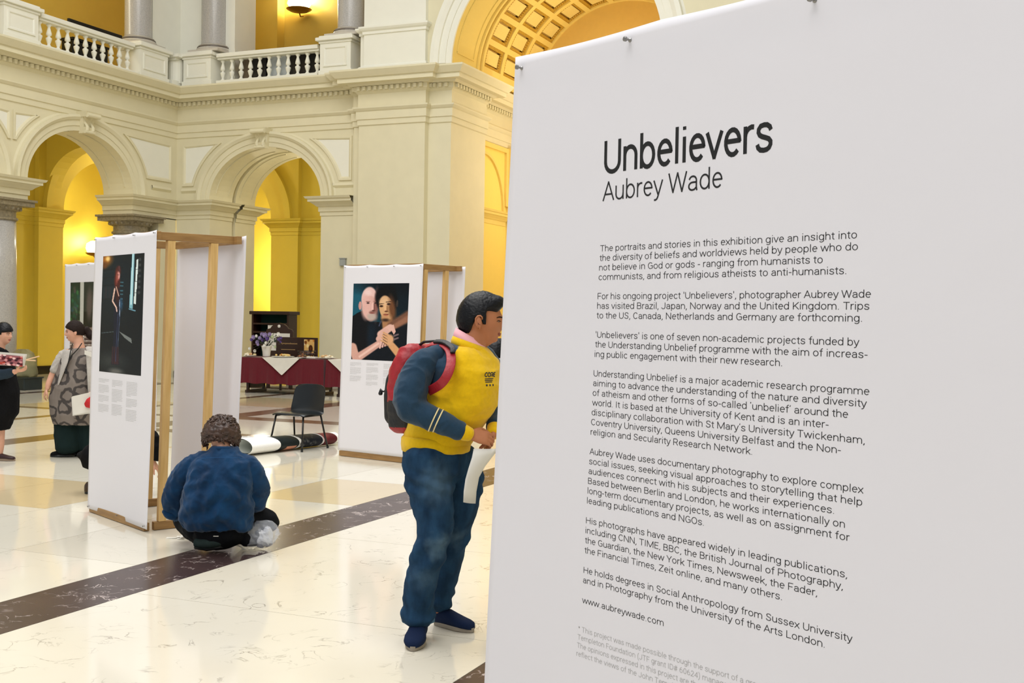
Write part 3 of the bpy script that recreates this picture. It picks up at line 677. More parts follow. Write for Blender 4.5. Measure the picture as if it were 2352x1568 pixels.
def pic_couple():
    P = Paint(150, 208, (18, 52, 64))
    P.ell(.1, .28, .5, .35, (24, 88, 108), 1.2); P.ell(.95, .15, .5, .4, (13, 26, 34), 1.3); P.ell(.75, .02, .6, .12, (10, 18, 24), 1.2)
    # shirts
    P.poly([(0, .43), (.08, .39), (.2, .345), (.32, .5), (.5, .5), (.62, .62), (.6, 1), (0, 1)], (13, 15, 20))
    P.poly([(.42, .52), (.6, .5), (.72, .56), (1, .52), (1, 1), (.3, 1), (.34, .7)], (14, 20, 28)); P.ell(.36, .68, .07, .2, (16, 30, 42), 1.2)
    P.seg((.53, .49), (.50, .55), .012, (60, 66, 88))
    # bald man on the left
    P.ell(.135, .29, .028, .055, (206, 150, 140)); P.seg((.33, .38), (.34, .43), .09, (150, 104, 94))
    P.ell(.300, .20, .145, .155, (232, 192, 184)); P.ell(.325, .32, .130, .155, (218, 170, 160)); P.ell(.25, .3, .09, .16, (226, 178, 168), .6)
    P.ell(.435, .28, .04, .17, (140, 92, 84), 1.2); P.ell(.36, .435, .085, .05, (190, 170, 160), .8); P.ell(.37, .375, .06, .02, (150, 110, 100), .7)
    P.ell(.27, .12, .06, .035, (240, 208, 202), 1.0)
    for x in (.28, .42): P.ell(x, .255, .026, .011, (70, 48, 46), .7); P.seg((x-.035, .237), (x+.035, .235), .007, (150, 104, 96))
    P.seg((.365, .26), (.372, .345), .016, (236, 190, 180), .026); P.ell(.385, .355, .03, .010, (90, 50, 46), .8); P.ell(.36, .385, .045, .008, (140, 74, 70), .8)
    P.seg((.395, .27), (.40, .35), .010, (110, 66, 60), .014, .8, .8)
    # dark haired man
    P.ell(.60, .17, .19, .14, (10, 12, 14), .25); P.ell(.72, .24, .09, .12, (10, 12, 14), .4); P.ell(.49, .22, .06, .1, (12, 13, 15), .5); P.ell(.66, .09, .10, .06, (12, 14, 16), .5)
    P.ell(.805, .26, .018, .045, (60, 52, 48)); P.seg((.64, .45), (.66, .56), .10, (170, 122, 84))
    P.ell(.615, .32, .125, .165, (214, 168, 122), .12, -12); P.ell(.72, .33, .06, .15, (110, 70, 44), 1.0, -10); P.ell(.60, .44, .07, .05, (196, 146, 104), .7)
    P.ell(.58, .24, .08, .05, (226, 184, 142), 1.2)
    for x, y in ((.525, .295), (.655, .268)): P.ell(x, y, .032, .013, (44, 26, 20), .7); P.seg((x-.045, y-.026), (x+.045, y-.034), .008, (46, 30, 24), .005, .5, .9)
    P.seg((.585, .29), (.60, .35), .017, (228, 180, 134), .024); P.ell(.62, .362, .032, .01, (90, 50, 34), .8); P.seg((.628, .29), (.632, .355), .008, (140, 94, 62), .012, .8, .8)
    P.ell(.615, .405, .045, .012, (170, 96, 74), .6); P.seg((.57, .402), (.665, .398), .004, (84, 40, 30)); P.ell(.61, .475, .07, .02, (60, 42, 32), 1.2)
    # arm across the shoulder and hands
    P.seg((1.02, .42), (.72, .55), .10, (118, 80, 62), .075, .5); P.seg((1.0, .45), (.74, .57), .05, (150, 104, 82), .04, .8)
    P.poly([(.66, .56), (.76, .53), (.80, .62), (.77, .66), (.72, .60), (.64, .62)], (226, 178, 164))
    P.seg((.70, .57), (.54, .66), .06, (228, 182, 168), .07); P.seg((.62, .62), (.50, .72), .06, (222, 174, 160), .05)
    P.seg((.10, 1.0), (.02, .84), .07, (214, 166, 150), .08); P.seg((.12, .975), (.55, .76), .075, (212, 162, 148), .055); P.seg((.16, .96), (.5, .78), .02, (238, 196, 182), .02, 1)
    for i in range(4): P.seg((.56+i*.03, .72), (.53+i*.045, .835-i*.015), .022, (228, 182, 172), .016)
    for i in range(3): P.seg((.575+i*.045, .76), (.552+i*.045, .83-i*.01), .005, (90, 50, 44))
    P.seg((.98, .99), (.74, .80), .075, (214, 160, 112), .06); P.ell(.68, .73, .09, .075, (218, 166, 122), .4, 30)
    for i in range(4): P.seg((.67-i*.005, .67+i*.035), (.585-i*.012, .635+i*.035), .021, (216, 164, 120), .015); P.seg((.66, .69+i*.035), (.58, .655+i*.035), .005, (70, 36, 26))
    for y in (.655, .70): P.seg((.78, y+.02), (.845, y), .016, (120, 100, 104), .014, .8)
    P.grain(3); return P
def pic_woman():
    P = Paint(100, 260, (9, 17, 22)); P.ell(.3, .25, .5, .25, (12, 30, 38), 1.4)
    P.ell(.08, .03, .14, .05, (176, 108, 34), 1.2); P.ell(.12, .025, .05, .02, (255, 214, 130), 1); P.ell(.05, .08, .06, .03, (110, 64, 24), 1.2)
    for i in range(9): P.seg((.04+i*.035, .27), (.04+i*.035, .36), .010, (28+i % 3*14, 44, 50), op=.8)
    for y in (.255, .375, .12, .19): P.seg((.02, y), (.5, y-.01), .006, (6, 10, 12))
    for i in range(6): P.seg((.03, .14+i*.0), (.28, .135), .004, (30, 44, 50))
    P.poly([(.71, 0), (.775, 0), (.765, .455), (.69, .445)], (130, 186, 200)); P.poly([(.72, 0), (.75, 0), (.745, .42), (.705, .42)], (196, 232, 238)); P.seg((.69, .455), (.83, .47), .012, (110, 160, 180))
    P.poly([(.82, .05), (.865, .045), (.835, .415), (.79, .41)], (226, 238, 236)); 
    for y in (.13, .23, .32): P.seg((.79, y), (.87, y), .006, (30, 44, 48))
    for i in range(7): P.ell(.90, .05+i*.045, .03, .013, (60, 64, 66), .8)
    for y in (.23, .26, .30, .33, .37, .41): P.seg((.43, y), (.52, y+.002), .014, (70, 120, 136), op=.8)
    P.ell(.48, .42, .05, .05, (40, 80, 110), 1.2)
    # light on the floor
    P.seg((.04, .665), (.33, .65), .008, (96, 112, 116), op=.7); P.poly([(.47, .645), (.76, .70), (.78, .74), (.62, .70)], (120, 126, 124)); P.ell(.3, .9, .3, .06, (44, 50, 50), 1.4); P.ell(.42, .985, .16, .025, (96, 96, 92), 1.1)
    # figure
    P.ell(.39, .135, .07, .045, (74, 30, 26), .6); P.ell(.355, .21, .05, .07, (96, 34, 28), .8); P.ell(.415, .24, .035, .06, (80, 30, 26), .9)
    P.ell(.40, .175, .04, .035, (226, 158, 150), .5); P.ell(.37, .19, .025, .05, (150, 74, 60), .9); P.seg((.375, .165), (.42, .168), .006, (90, 50, 48)); P.ell(.41, .205, .012, .005, (170, 60, 60), 1)
    P.seg((.41, .1), (.42, .13), .02, (90, 50, 50))
    P.poly([(.34, .27), (.45, .28), (.49, .47), (.47, .75), (.5, .93), (.30, .93), (.34, .75), (.33, .47)], (16, 22, 40)); P.ell(.40, .34, .05, .07, (60, 26, 26), 1)
    P.seg((.325, .285), (.285, .385), .018, (232, 190, 172), .016); P.seg((.285, .39), (.385, .445), .016, (240, 200, 182), .015); P.seg((.385, .45), (.40, .475), .014, (236, 198, 184))
    P.seg((.36, .27), (.43, .345), .010, (226, 176, 156)); P.seg((.455, .38), (.475, .52), .008, (150, 170, 200)); P.seg((.475, .52), (.455, .78), .006, (70, 86, 110))
    for i, x in enumerate((.33, .38, .42, .46)): P.seg((x, .78), (x+.005, .92), .014, (84, 38, 38), .02, 1.0, .6)
    P.seg((.43, .50), (.41, .9), .008, (52, 64, 96), op=.8); P.grain(2.5); return P
def pic_steps():
    P = Paint(110, 200, (18, 24, 24)); P.ell(.2, .25, .25, .25, (26, 66, 48), 1)
    for i in range(40):
        x, y = rng.uniform(0, .42), rng.uniform(.05, .6); P.ell(x, y, rng.uniform(.02, .07), rng.uniform(.01, .03), (rng.randint(20, 80), rng.randint(60, 120), rng.randint(50, 90)), .8, rng.randint(-60, 60), .8)
    P.poly([(.40, 0), (.55, 0), (.55, .62), (.40, .62)], (196, 196, 186)); P.poly([(.55, 0), (1, 0), (1, .4), (.55, .4)], (40, 50, 46)); P.ell(.78, .3, .12, .2, (90, 80, 76), .8)
    P.poly([(.08, .56), (.27, .55), (.25, .69), (.10, .70)], (166, 156, 142)); P.poly([(.30, .52), (.42, .52), (.40, .66), (.31, .66)], (126, 128, 112)); P.poly([(0, .66), (1, .60), (1, 1), (0, 1)], (134, 116, 108))
    for i in range(6):
        y = .70+i*.052; P.seg((0, y), (1, y-.02), .006, (226, 218, 206)); P.poly([(.34-.0*i, y+.005), (.58, y+.003), (.58, y+.036), (.34, y+.038)], (224, 222, 216)); P.poly([(.60, y+.005), (1, y), (1, y+.034), (.60, y+.038)], (84, 66, 66))
    P.grain(3); return P
def pic_roll():
    P = Paint(420, 72, (246, 246, 244)); X = P.X+.05*np.cos(P.Y*2*pi); m = lambda a, b: ((X > a) & (X < b))
    P.mixm(m(.26, .47)*1., (26, 34, 36)); P.mixm(m(.34, .45)*(P.Y > .55)*1., (214, 150, 124)); P.mixm(m(.47, .50)*1., (240, 240, 238)); P.mixm(m(.50, .745)*1., (24, 30, 42)); P.mixm(m(.745, .765)*1., (236, 236, 238)); P.mixm(m(.765, .92)*1., (92, 30, 38))
    for i in range(60):
        x, y = rng.uniform(.52, .72), rng.uniform(0, 1); P.ell(x, y, .012, .03, (rng.randint(40, 120),)*3, .8, 0, .7)
    P.ell(.84, .3, .04, .2, (130, 60, 60), 1); P.grain(3); return P

# ================================================================== BANNER STANDS
def sheet_fn(width, k, ztop, wave=.006, seed=0, zbot=.015, side=0.0):
    def f(u, z, off=0.0):
        t = z/ztop; w = wave*sin(3.1*u+seed)*cos(2.2*z+seed*1.7)+.010*(1-t)**3*sin(2.4*u+seed)
        return V((u+k*z, side+w*(1 if side == 0 else -1)+off, z))
    return f
def sheet(name, width, k, ztop, zbot, parent, label, seed, side=0.0, wave=.006, nx=30, nz=56, sag=.012):
    f = sheet_fn(width, k, ztop, wave, seed, zbot, side); mb = MB(); R = []
    for j in range(nz+1):
        row = []
        for i in range(nx+1):
            u = width*i/nx; z = zbot+(ztop-zbot)*j/nz
            if j == nz: z -= sag*abs(sin(pi*3*i/nx))*.8
            row.append(f(u, z))
        R.append(row)
    mb.rings(R, False, False)
    o = obj(name, mb, paper, parent, label=label, smooth=True, local=True, mods=[('SOLIDIFY', dict(thickness=.0009, offset=(1 if side == 0 else -1)))])
    return o, f
def pins(t, f, pts, sgn=-1):
    for u, z in pts:
        p = f(u, z); mb = MB()
        def T(q, p=p): return V((p.x+q.x, p.y+sgn*q.z, p.z+q.y))
        mb.lathe([(.001, -.004), (.0045, -.002), (.0045, .002), (.0022, .004), (.0022, .010), (.0052, .013), (.0052, .017), (.003, .018)], (0, 0, 0), 12, T)
        obj('push_pin', mb, steel, t, local=True, smooth=False)
def frame(t, k, width, depth=.70, zt=2.235, ins=.11, wp=.125, knots=True):
    sh = lambda u, w, z: V((u+k*z, w, z))
    def bm(nm, a, b, sx, sy, mt, up=V((0, 1, 0))):
        mb = MB().beam(sh(*a), sh(*b), sx, sy, up); return obj(nm, mb, mt, t, local=True, mods=[BEV(.003, 2)])
    z1 = zt-.035
    for u in (.035, width-ins):
        for w in (wp+.03, depth-.20): bm('post', (u, w, .065), (u, w, z1-.03), .045, .06, wood)
        bm('side_rail', (u, .045, z1), (u, depth-.03, z1), .045, .06, wood_d, V((0, 0, 1))); bm('side_rail', (u, .09, .033), (u, depth-.09, .033), .045, .06, wood_d, V((0, 0, 1)))
    for w in (.025, depth-.025):
        bm('cross_rail', (.03, w, z1-.0), (width-.03, w, z1), .04, .06, wood_d, V((0, 0, 1)))
    for w in (.032, depth-.032):
        bm('base_rail', (.015, w, .033), (width-ins+.02, w, .033), .045, .06, wood_d, V((0, 0, 1)))
def captions(t, f, cols, z0, seed, off=-.002, sc=1.0):
    r = random.Random(seed)
    for c, (ua, ub, blocks) in enumerate(cols):
        z = z0
        for nl in blocks:
            mb = MB()
            for i in range(nl):
                u = ua; end = ub if i < nl-1 else ua+(ub-ua)*r.uniform(.35, .8); end -= r.uniform(0, .012)
                while u < end-.004:
                    w = min(end-u, r.uniform(.008, .028)); a = f(u, z, off); b = f(u+w, z, off); h = .0030
                    mb.add([a, b, b+V((0, 0, h)), a+V((0, 0, h))], [(0,1,2,3)]); u += w+.004
                z -= .0115*sc
            z -= .014*sc
            obj('caption_paragraph', mb, inkg, t, local=True)

# ---- stand 1: the portrait of the woman in the dark library
A1 = math.atan2(-.899, -.438)
s1 = thing('exhibition_stand', (7.279, 6.876, 0), 'white poster stand with the tall dark picture of a long haired woman by a window', 'stand', None, A1)
k1 = .055
sh1, f1 = sheet('printed_sheet', 1.19, k1, 2.235, .030, s1, None, .3)
print_mesh('picture', pic_woman(), lambda u, v: f1(.182+.80*u, 2.075-.915*v, -.0016), s1)
captions(s1, f1, [(.182, .40, (3, 6, 5, 6)), (.455, .66, (5, 9, 8)), (.73, .93, (10, 6, 8))], 1.10, 3)
frame(s1, k1, 1.19, .70)
sheet('rear_sheet', 1.19, k1, 2.235, .03, s1, None, 1.3, side=.71)
pins(s1, f1, [(.02, 2.215), (.40, 2.212), (.79, 2.214), (1.165, 2.215), (.03, .05), (.6, .055), (1.14, .05)])
# ---- stand 2: the couple
A2 = math.radians(-103.5)
s2 = thing('exhibition_stand', (11.593, 7.173, 0), 'white poster stand with the double portrait of a bald and a dark haired man', 'stand', None, A2)
k2 = .032
sh2, f2 = sheet('printed_sheet', 1.22, k2, 2.225, .070, s2, None, 2.1)
print_mesh('picture', pic_couple(), lambda u, v: f2(.165+.86*u, 2.012-.875*v, -.0016), s2)
captions(s2, f2, [(.155, .34, (4, 7, 6)), (.42, .61, (3, 6, 6, 4)), (.69, .90, (5, 7, 6))], 1.098, 5)
frame(s2, k2, 1.22, .72)
sheet('rear_sheet', 1.22, k2, 2.225, .03, s2, None, .7, side=.73)
pins(s2, f2, [(.03, 2.20), (.38, 2.202), (.79, 2.202), (1.19, 2.202)])
# ---- stand 3: garden steps, half hidden behind the woman
s3 = thing('exhibition_stand', (11.150, 10.952, 0), 'white poster stand with plants and steps picture, behind the woman in patterned tunic', 'stand', None, A1)
sh3, f3 = sheet('printed_sheet', 1.19, .03, 2.235, .02, s3, None, 4.0)
print_mesh('picture', pic_steps(), lambda u, v: f3(.20+.82*u, 2.0-.90*v, -.0016), s3)
captions(s3, f3, [(.2, .42, (4, 6, 6)), (.48, .70, (5, 8)), (.76, .98, (7, 6))], 1.03, 8)
frame(s3, .03, 1.19, .70)
sheet('rear_sheet', 1.19, .03, 2.235, .03, s3, None, 2.7, side=.71)
pins(s3, f3, [(.03, 2.21), (.42, 2.21), (.8, 2.21), (1.16, 2.21)])
# ---- stand 0: the introduction panel in the foreground
A0 = math.atan2(-.890, -.456)
KB = .053
s0 = thing('introduction_stand', (2.399-(-.456)*KB*2.208, 1.032+.890*KB*2.208, 0), 'large white introduction panel covered in black text, filling the right of the picture', 'stand', None, A0)
sh0, f0 = sheet('printed_sheet', 1.34, KB, 2.212, .02, s0, None, .9, wave=.0025, nx=60, nz=110, sag=.006)
frame(s0, KB, 1.34, .62, zt=2.19, ins=.17, wp=.12)
sheet('rear_sheet', 1.34, KB, 2.20, .03, s0, None, 2.2, side=.63)
pins(s0, f0, [(.024, 2.184), (.362, 2.187), (.808, 2.176), (1.31, 2.17), (.02, .05), (.6, .05), (1.31, .05)])
# ---- a monoline sans serif lettering drawn with strokes (em units, x-height .528, capitals .711)
def _A(cx, cy, rx, ry, a0, a1, n=None):
    n = n or max(4, int(abs(a1-a0)/18)); return [(cx+rx*cos(math.radians(a0+(a1-a0)*i/n)), cy+ry*sin(math.radians(a0+(a1-a0)*i/n))) for i in range(n+1)]
def _E(cx, cy, rx, ry): return ('c', _A(cx, cy, rx, ry, 0, 342, 19))
_sS = [(.43,.39),(.40,.455),(.33,.497),(.25,.504),(.16,.488),(.108,.43),(.102,.375),(.135,.32),(.20,.285),(.30,.255),(.38,.225),(.425,.175),(.425,.12),(.39,.062),(.33,.03),(.25,.021),(.16,.033),(.10,.08),(.078,.145)]
_bar = lambda x, a, b: [(x, a), (x, b)]
_dot = ('d', (.665, .735))
GL = {' ': (.247, []),
'a': (.535, [_A(.265,.355,.165,.145,168,0)+[(.43,.12),(.455,0)], [(.43,.29),(.27,.29)]+_A(.245,.155,.160,.133,90,285)+[(.35,.045),(.43,.115)]]),
'b': (.56, [_bar(.09,0,.75), _E(.285,.264,.197,.243)]), 'c': (.52, [_A(.28,.264,.197,.243,38,322)]), 'd': (.56, [_bar(.468,0,.75), _E(.272,.264,.197,.243)]),
'e': (.53, [[(.10,.285),(.462,.285)]+_A(.275,.264,.190,.243,5,318)]), 'f': (.345, [_A(.30,.615,.125,.125,75,180)+[(.175,0)], [(.03,.503),(.315,.503)]]),
'g': (.56, [_E(.272,.264,.197,.243), [(.468,.528),(.468,-.02)]+_A(.275,-.02,.193,.165,0,-145)]), 'h': (.55, [_bar(.09,0,.75), _A(.275,.32,.185,.183,180,0)+[(.46,0)]]),
'i': (.225, [_bar(.113,0,.528), [(.113,.665),(.113,.735)]]), 'j': (.23, [[(.13,.528),(.13,-.09)]+_A(.04,-.09,.09,.095,0,-85), [(.13,.665),(.13,.735)]]),
'k': (.50, [_bar(.09,0,.75), [(.46,.528),(.09,.185)], [(.205,.29),(.48,0)]]), 'l': (.225, [_bar(.113,0,.75)]),
'm': (.875, [_bar(.09,0,.528), _A(.262,.32,.172,.183,180,0)+[(.434,0)], _A(.608,.32,.174,.183,180,0)+[(.782,0)]]), 'n': (.55, [_bar(.09,0,.528), _A(.275,.32,.185,.183,180,0)+[(.46,0)]]),
'o': (.57, [_E(.285,.264,.205,.243)]), 'p': (.56, [_bar(.09,-.205,.528), _E(.285,.264,.197,.243)]), 'q': (.565, [_bar(.468,-.205,.528), _E(.272,.264,.197,.243)]),
'r': (.34, [_bar(.09,0,.528), _A(.275,.32,.185,.183,180,75)]), 's': (.51, [_sS]), 't': (.325, [[(.16,.655),(.16,.13)]+_A(.265,.13,.105,.108,180,285), [(.025,.503),(.30,.503)]]),
'u': (.55, [[(.09,.528),(.09,.205)]+_A(.272,.205,.182,.182,180,360)+[(.46,.26)], _bar(.46,0,.528)]), 'v': (.48, [[(.03,.528),(.24,.02),(.45,.528)]]), 'w': (.745, [[(.03,.528),(.20,.02),(.372,.505),(.545,.02),(.715,.528)]]),
'x': (.485, [[(.03,.528),(.45,0)], [(.45,.528),(.03,0)]]), 'y': (.475, [[(.03,.528),(.245,.0)], [(.45,.528),(.235,-.06),(.19,-.14),(.13,-.178),(.05,-.178)]]), 'z': (.485, [[(.06,.503),(.42,.503),(.05,.026),(.44,.026)]]),
'A': (.625, [[(.03,0),(.3125,.70),(.595,0)], [(.125,.24),(.50,.24)]]), 'B': (.62, [[(.10,.685),(.32,.685)]+_A(.34,.53,.165,.155,90,-90)+[(.10,.375)], [(.30,.375)]+_A(.35,.20,.185,.174,90,-90)+[(.10,.026)], _bar(.10,0,.711)]),
'C': (.65, [_A(.345,.356,.250,.335,38,322)]), 'D': (.655, [_bar(.10,0,.711), [(.10,.685),(.27,.685)]+_A(.29,.355,.27,.33,90,-90)+[(.10,.026)]]), 'E': (.565, [_bar(.10,0,.711), [(.10,.685),(.52,.685)], [(.10,.37),(.47,.37)], [(.10,.026),(.52,.026)]]),
'F': (.55, [_bar(.10,0,.711), [(.10,.685),(.52,.685)], [(.10,.35),(.46,.35)]]), 'G': (.675, [_A(.345,.356,.250,.335,42,300)+[(.59,.10),(.59,.345),(.36,.345)]]), 'H': (.71, [_bar(.10,0,.711), _bar(.61,0,.711), [(.10,.37),(.61,.37)]]),
'I': (.275, [_bar(.1375,0,.711)]), 'J': (.55, [[(.44,.711),(.44,.20)]+_A(.25,.20,.19,.178,0,-170)]), 'K': (.63, [_bar(.10,0,.711), [(.58,.711),(.10,.25)], [(.24,.385),(.60,0)]]), 'L': (.525, [[(.10,.711),(.10,.026),(.50,.026)]]),
'M': (.87, [[(.10,0),(.10,.70),(.435,.03),(.77,.70),(.77,0)]]), 'N': (.71, [[(.10,0),(.10,.70),(.61,.01),(.61,.711)]]), 'O': (.69, [_E(.345,.356,.262,.335)]), 'P': (.615, [_bar(.10,0,.711), [(.10,.685),(.33,.685)]+_A(.35,.488,.195,.197,90,-90)+[(.10,.291)]]),
'Q': (.69, [_E(.345,.356,.262,.335), [(.40,.09),(.60,-.07)]]), 'R': (.63, [_bar(.10,0,.711), [(.10,.685),(.32,.685)]+_A(.34,.505,.18,.18,90,-90)+[(.10,.325)], [(.33,.325),(.56,0)]]),
'S': (.60, [[(x*1.19-.0, y*1.36) for x, y in _sS]]), 'T': (.60, [_bar(.30,0,.711), [(.03,.685),(.57,.685)]]), 'U': (.655, [[(.09,.711),(.09,.24)]+_A(.327,.24,.237,.217,180,360)+[(.564,.711)]]), 'V': (.62, [[(.03,.711),(.31,.02),(.59,.711)]]),
'W': (.89, [[(.03,.711),(.235,.02),(.445,.69),(.655,.02),(.86,.711)]]), 'Y': (.60, [[(.03,.711),(.30,.30),(.57,.711)], _bar(.30,0,.32)]), 'Z': (.60, [[(.06,.685),(.54,.685),(.05,.026),(.55,.026)]]),
'0': (.56, [_E(.28,.356,.195,.335)]), '6': (.56, [_A(.40,.30,.305,.39,95,172,8)+_A(.285,.225,.19,.203,175,530,20)]), '2': (.56, [_A(.275,.52,.175,.165,170,-25)+[(.36,.35),(.07,.026),(.50,.026)]]), '4': (.56, [[(.40,0),(.40,.69),(.05,.20),(.53,.20)]]),
'.': (.24, [[(.11,0),(.11,.065)]]), ',': (.21, [[(.12,.07),(.11,-.02),(.05,-.12)]]), '-': (.33, [[(.04,.28),(.29,.28)]]), "'": (.20, [_bar(.10,.53,.75)]), '\u2018': (.20, [[(.13,.75),(.09,.68),(.09,.60)]]), '\u2019': (.20, [[(.12,.75),(.12,.68),(.07,.60)]]),
'(': (.33, [[(.29,.80),(.17,.64),(.11,.42),(.11,.2),(.17,-.04),(.29,-.2)]]), ')': (.33, [[(.04,.80),(.16,.64),(.22,.42),(.22,.2),(.16,-.04),(.04,-.2)]]), '#': (.60, [[(.18,0),(.28,.711)], [(.36,0),(.46,.711)], [(.05,.47),(.58,.47)], [(.02,.22),(.55,.22)]]),
'*': (.43, [[(.21,.40),(.21,.711)], [(.07,.63),(.35,.48)], [(.35,.63),(.07,.48)]])}
def stroke_text(s, size, w, fn_add):
    """returns (verts2d, faces) of the stroked line of text, w = stem in em"""
    vs, fs = [], []; x = 0
    for ch in s:
        adv, st = GL.get(ch, GL[' '])
        for pl in st:
          closed = isinstance(pl, tuple); subs = []
          if closed: subs = [pl[1]]
          else:
            cur = [V(pl[0])]
            for i in range(1, len(pl)):
                cur.append(V(pl[i]))
                if i < len(pl)-1:
                    d1 = (V(pl[i])-V(pl[i-1])).normalized(); d2 = (V(pl[i+1])-V(pl[i])).normalized()
                    if d1.dot(d2) < .35: cur[-1] = cur[-1]+d1*w*.30; subs.append(cur); cur = [V(pl[i])-d2*w*.30]
            subs.append(cur)
          for P in subs:
            P = [V(q) for q in P]; n = len(P); k = len(vs)
            for i in range(n):
                a = P[i-1] if (i > 0 or closed) else None; b = P[(i+1) % n] if (i < n-1 or closed) else None
                d1 = (P[i]-a).normalized() if a is not None else None; d2 = (b-P[i]).normalized() if b is not None else None
                d1 = d1 if d1 is not None else d2; d2 = d2 if d2 is not None else d1
                n1 = V((-d1.y, d1.x)); n2 = V((-d2.y, d2.x)); m = (n1+n2)/max(.62, 1+n1.dot(n2))
                for sg in (1, -1): q = P[i]+m*(w/2*sg); vs.append(((x+q.x)*size, q.y*size))
            for i in range(n if closed else n-1):
                j = (i+1) % n; fs.append((k+2*i+1, k+2*j+1, k+2*j, k+2*i))
        x += adv
    return vs, fs, x*size
def cam_u(px, py):
    """position along the introduction panel of a point of its print seen from the camera"""
    d = CR*((px-1176)/FPX)-CU*((py-784)/FPX)+CF; o = V((0, 0, CAMH)); p0 = V((2.399, 1.032, 0)); dd = V((-.456, -.890, 0)); nn = dd.cross(V((0, 0, 1)))
    t = (p0-o).dot(nn)/d.dot(nn); P = o+d*t; return (P-p0).dot(dd), P.z
def text_line(parent, fn, s, u0, u1, z, size, m, stem=.062, name='text_line', off=-.0012, z1=None):
    vs, fs, wd = stroke_text(s, size, stem, None); x0 = min(v[0] for v in vs); x1 = max(v[0] for v in vs); mb = MB(); pts = []
    for vx, vy in vs:
        t = (vx-x0)/(x1-x0); u = u0+(u1-u0)*t; zz = z+((z1-z)*t if z1 is not None else 0)+vy
        pts.append(fn(u+KB*2.208-KB*zz, zz, off))
    mb.add(pts, fs); return obj(name, mb, m, parent, local=True)
LINES = {0: ('The portraits and stories in this exhibition give an insight into', 1970, 541), 1: ('the diversity of beliefs and worldviews held by people who do', 1972, 569), 2: ('not believe in God or gods - ranging from humanists to', 1891, 598),
 3: ('communists, and from religious atheists to anti-humanists.', 1945, 624), 5: ("For his ongoing project 'Unbelievers', photographer Aubrey Wade", 2002, 676), 6: ('has visited Brazil, Japan, Norway and the United Kingdom. Trips', 1998, 704),
 7: ('to the US, Canada, Netherlands and Germany are forthcoming.', 1981, 733), 9: ("'Unbelievers' is one of seven non-academic projects funded by", 1975, 788), 10: ('the Understanding Unbelief programme with the aim of increas-', 1994, 812),
 11: ('ing public engagement with their new research.', 1797, 835), 13: ('Understanding Unbelief is a major academic research programme', 1998, 898), 14: ('aiming to advance the understanding of the nature and diversity', 1992, 926),
 15: ("of atheism and other forms of so-called \u2018unbelief\u2019 around the", 1949, 950), 16: ('world. It is based at the University of Kent and is an inter-', 1904, 973), 17: ("disciplinary collaboration with St Mary\u2019s University Twickenham,", 1987, 1010),
 18: ('Coventry University, Queens University Belfast and the Non-', 1932, 1030), 19: ('religion and Secularity Research Network.', 1728, 1039), 21: ('Aubrey Wade uses documentary photography to explore complex', 1984, 1122),
 22: ('social issues, seeking visual approaches to storytelling that help', 1981, 1150), 23: ('audiences connect with his subjects and their experiences.', 1916, 1171), 24: ('Based between Berlin and London, he works internationally on', 1941, 1202),
 25: ('long-term documentary projects, as well as on assignment for', 1952, 1233), 26: ('leading publications and NGOs.', 1617, 1202), 28: ('His photographs have appeared widely in leading publications,', 1946, 1317),
 29: ('including CNN, TIME, BBC, the British Journal of Photography,', 1936, 1345), 30: ('the Guardian, the New York Times, Newsweek, the Fader,', 1877, 1363), 31: ('the Financial Times, Zeit online, and many others.', 1796, 1370),
 33: ('He holds degrees in Social Anthropology from Sussex University', 1958, 1468), 34: ('and in Photography from the University of the Arts London.', 1894, 1480), 36: ('www.aubreywade.com', 1525, 1432)}
# print positions measured on the sheet: first baseline 1.764 m, line pitch just under 20 mm, left margin 285 mm
for n_, (s_, rx, ry) in LINES.items():
    z_ = 1.7645-.0196*n_-.000024*n_*n_; ue = cam_u(rx, ry)[0]; ul = .2855-.047*(1.764-z_)
    text_line(s0, f0, s_, ul, ue, z_, .0178, inkb, stem=.068)
text_line(s0, f0, 'Unbelievers', .292, .722, 1.9245, .094, ink('title_ink', (14, 14, 16)), stem=.098, name='title', z1=1.9285)
text_line(s0, f0, 'Aubrey Wade', .2895, .609, 1.868, .0545, inkb, stem=.066, name='subtitle', z1=1.872)
FOOT = ['* This project was made possible through the support of a grant from the John', 'Templeton Foundation (JTF grant ID# 60624) managed by the University of Kent.', 'The opinions expressed in this project are those of the author and do not necessarily', 'reflect the views of the John Templeton Foundation.']
foot_ink = ink('pale_grey_ink', (178, 176, 176))
for i, (s_, L_) in enumerate(zip(FOOT, (.595, .60, .63, .40))):
    text_line(s0, f0, s_, .2405-.0015*i, .2405+L_, .966-.0178*i, .0150, foot_ink, stem=.066, name='footnote')

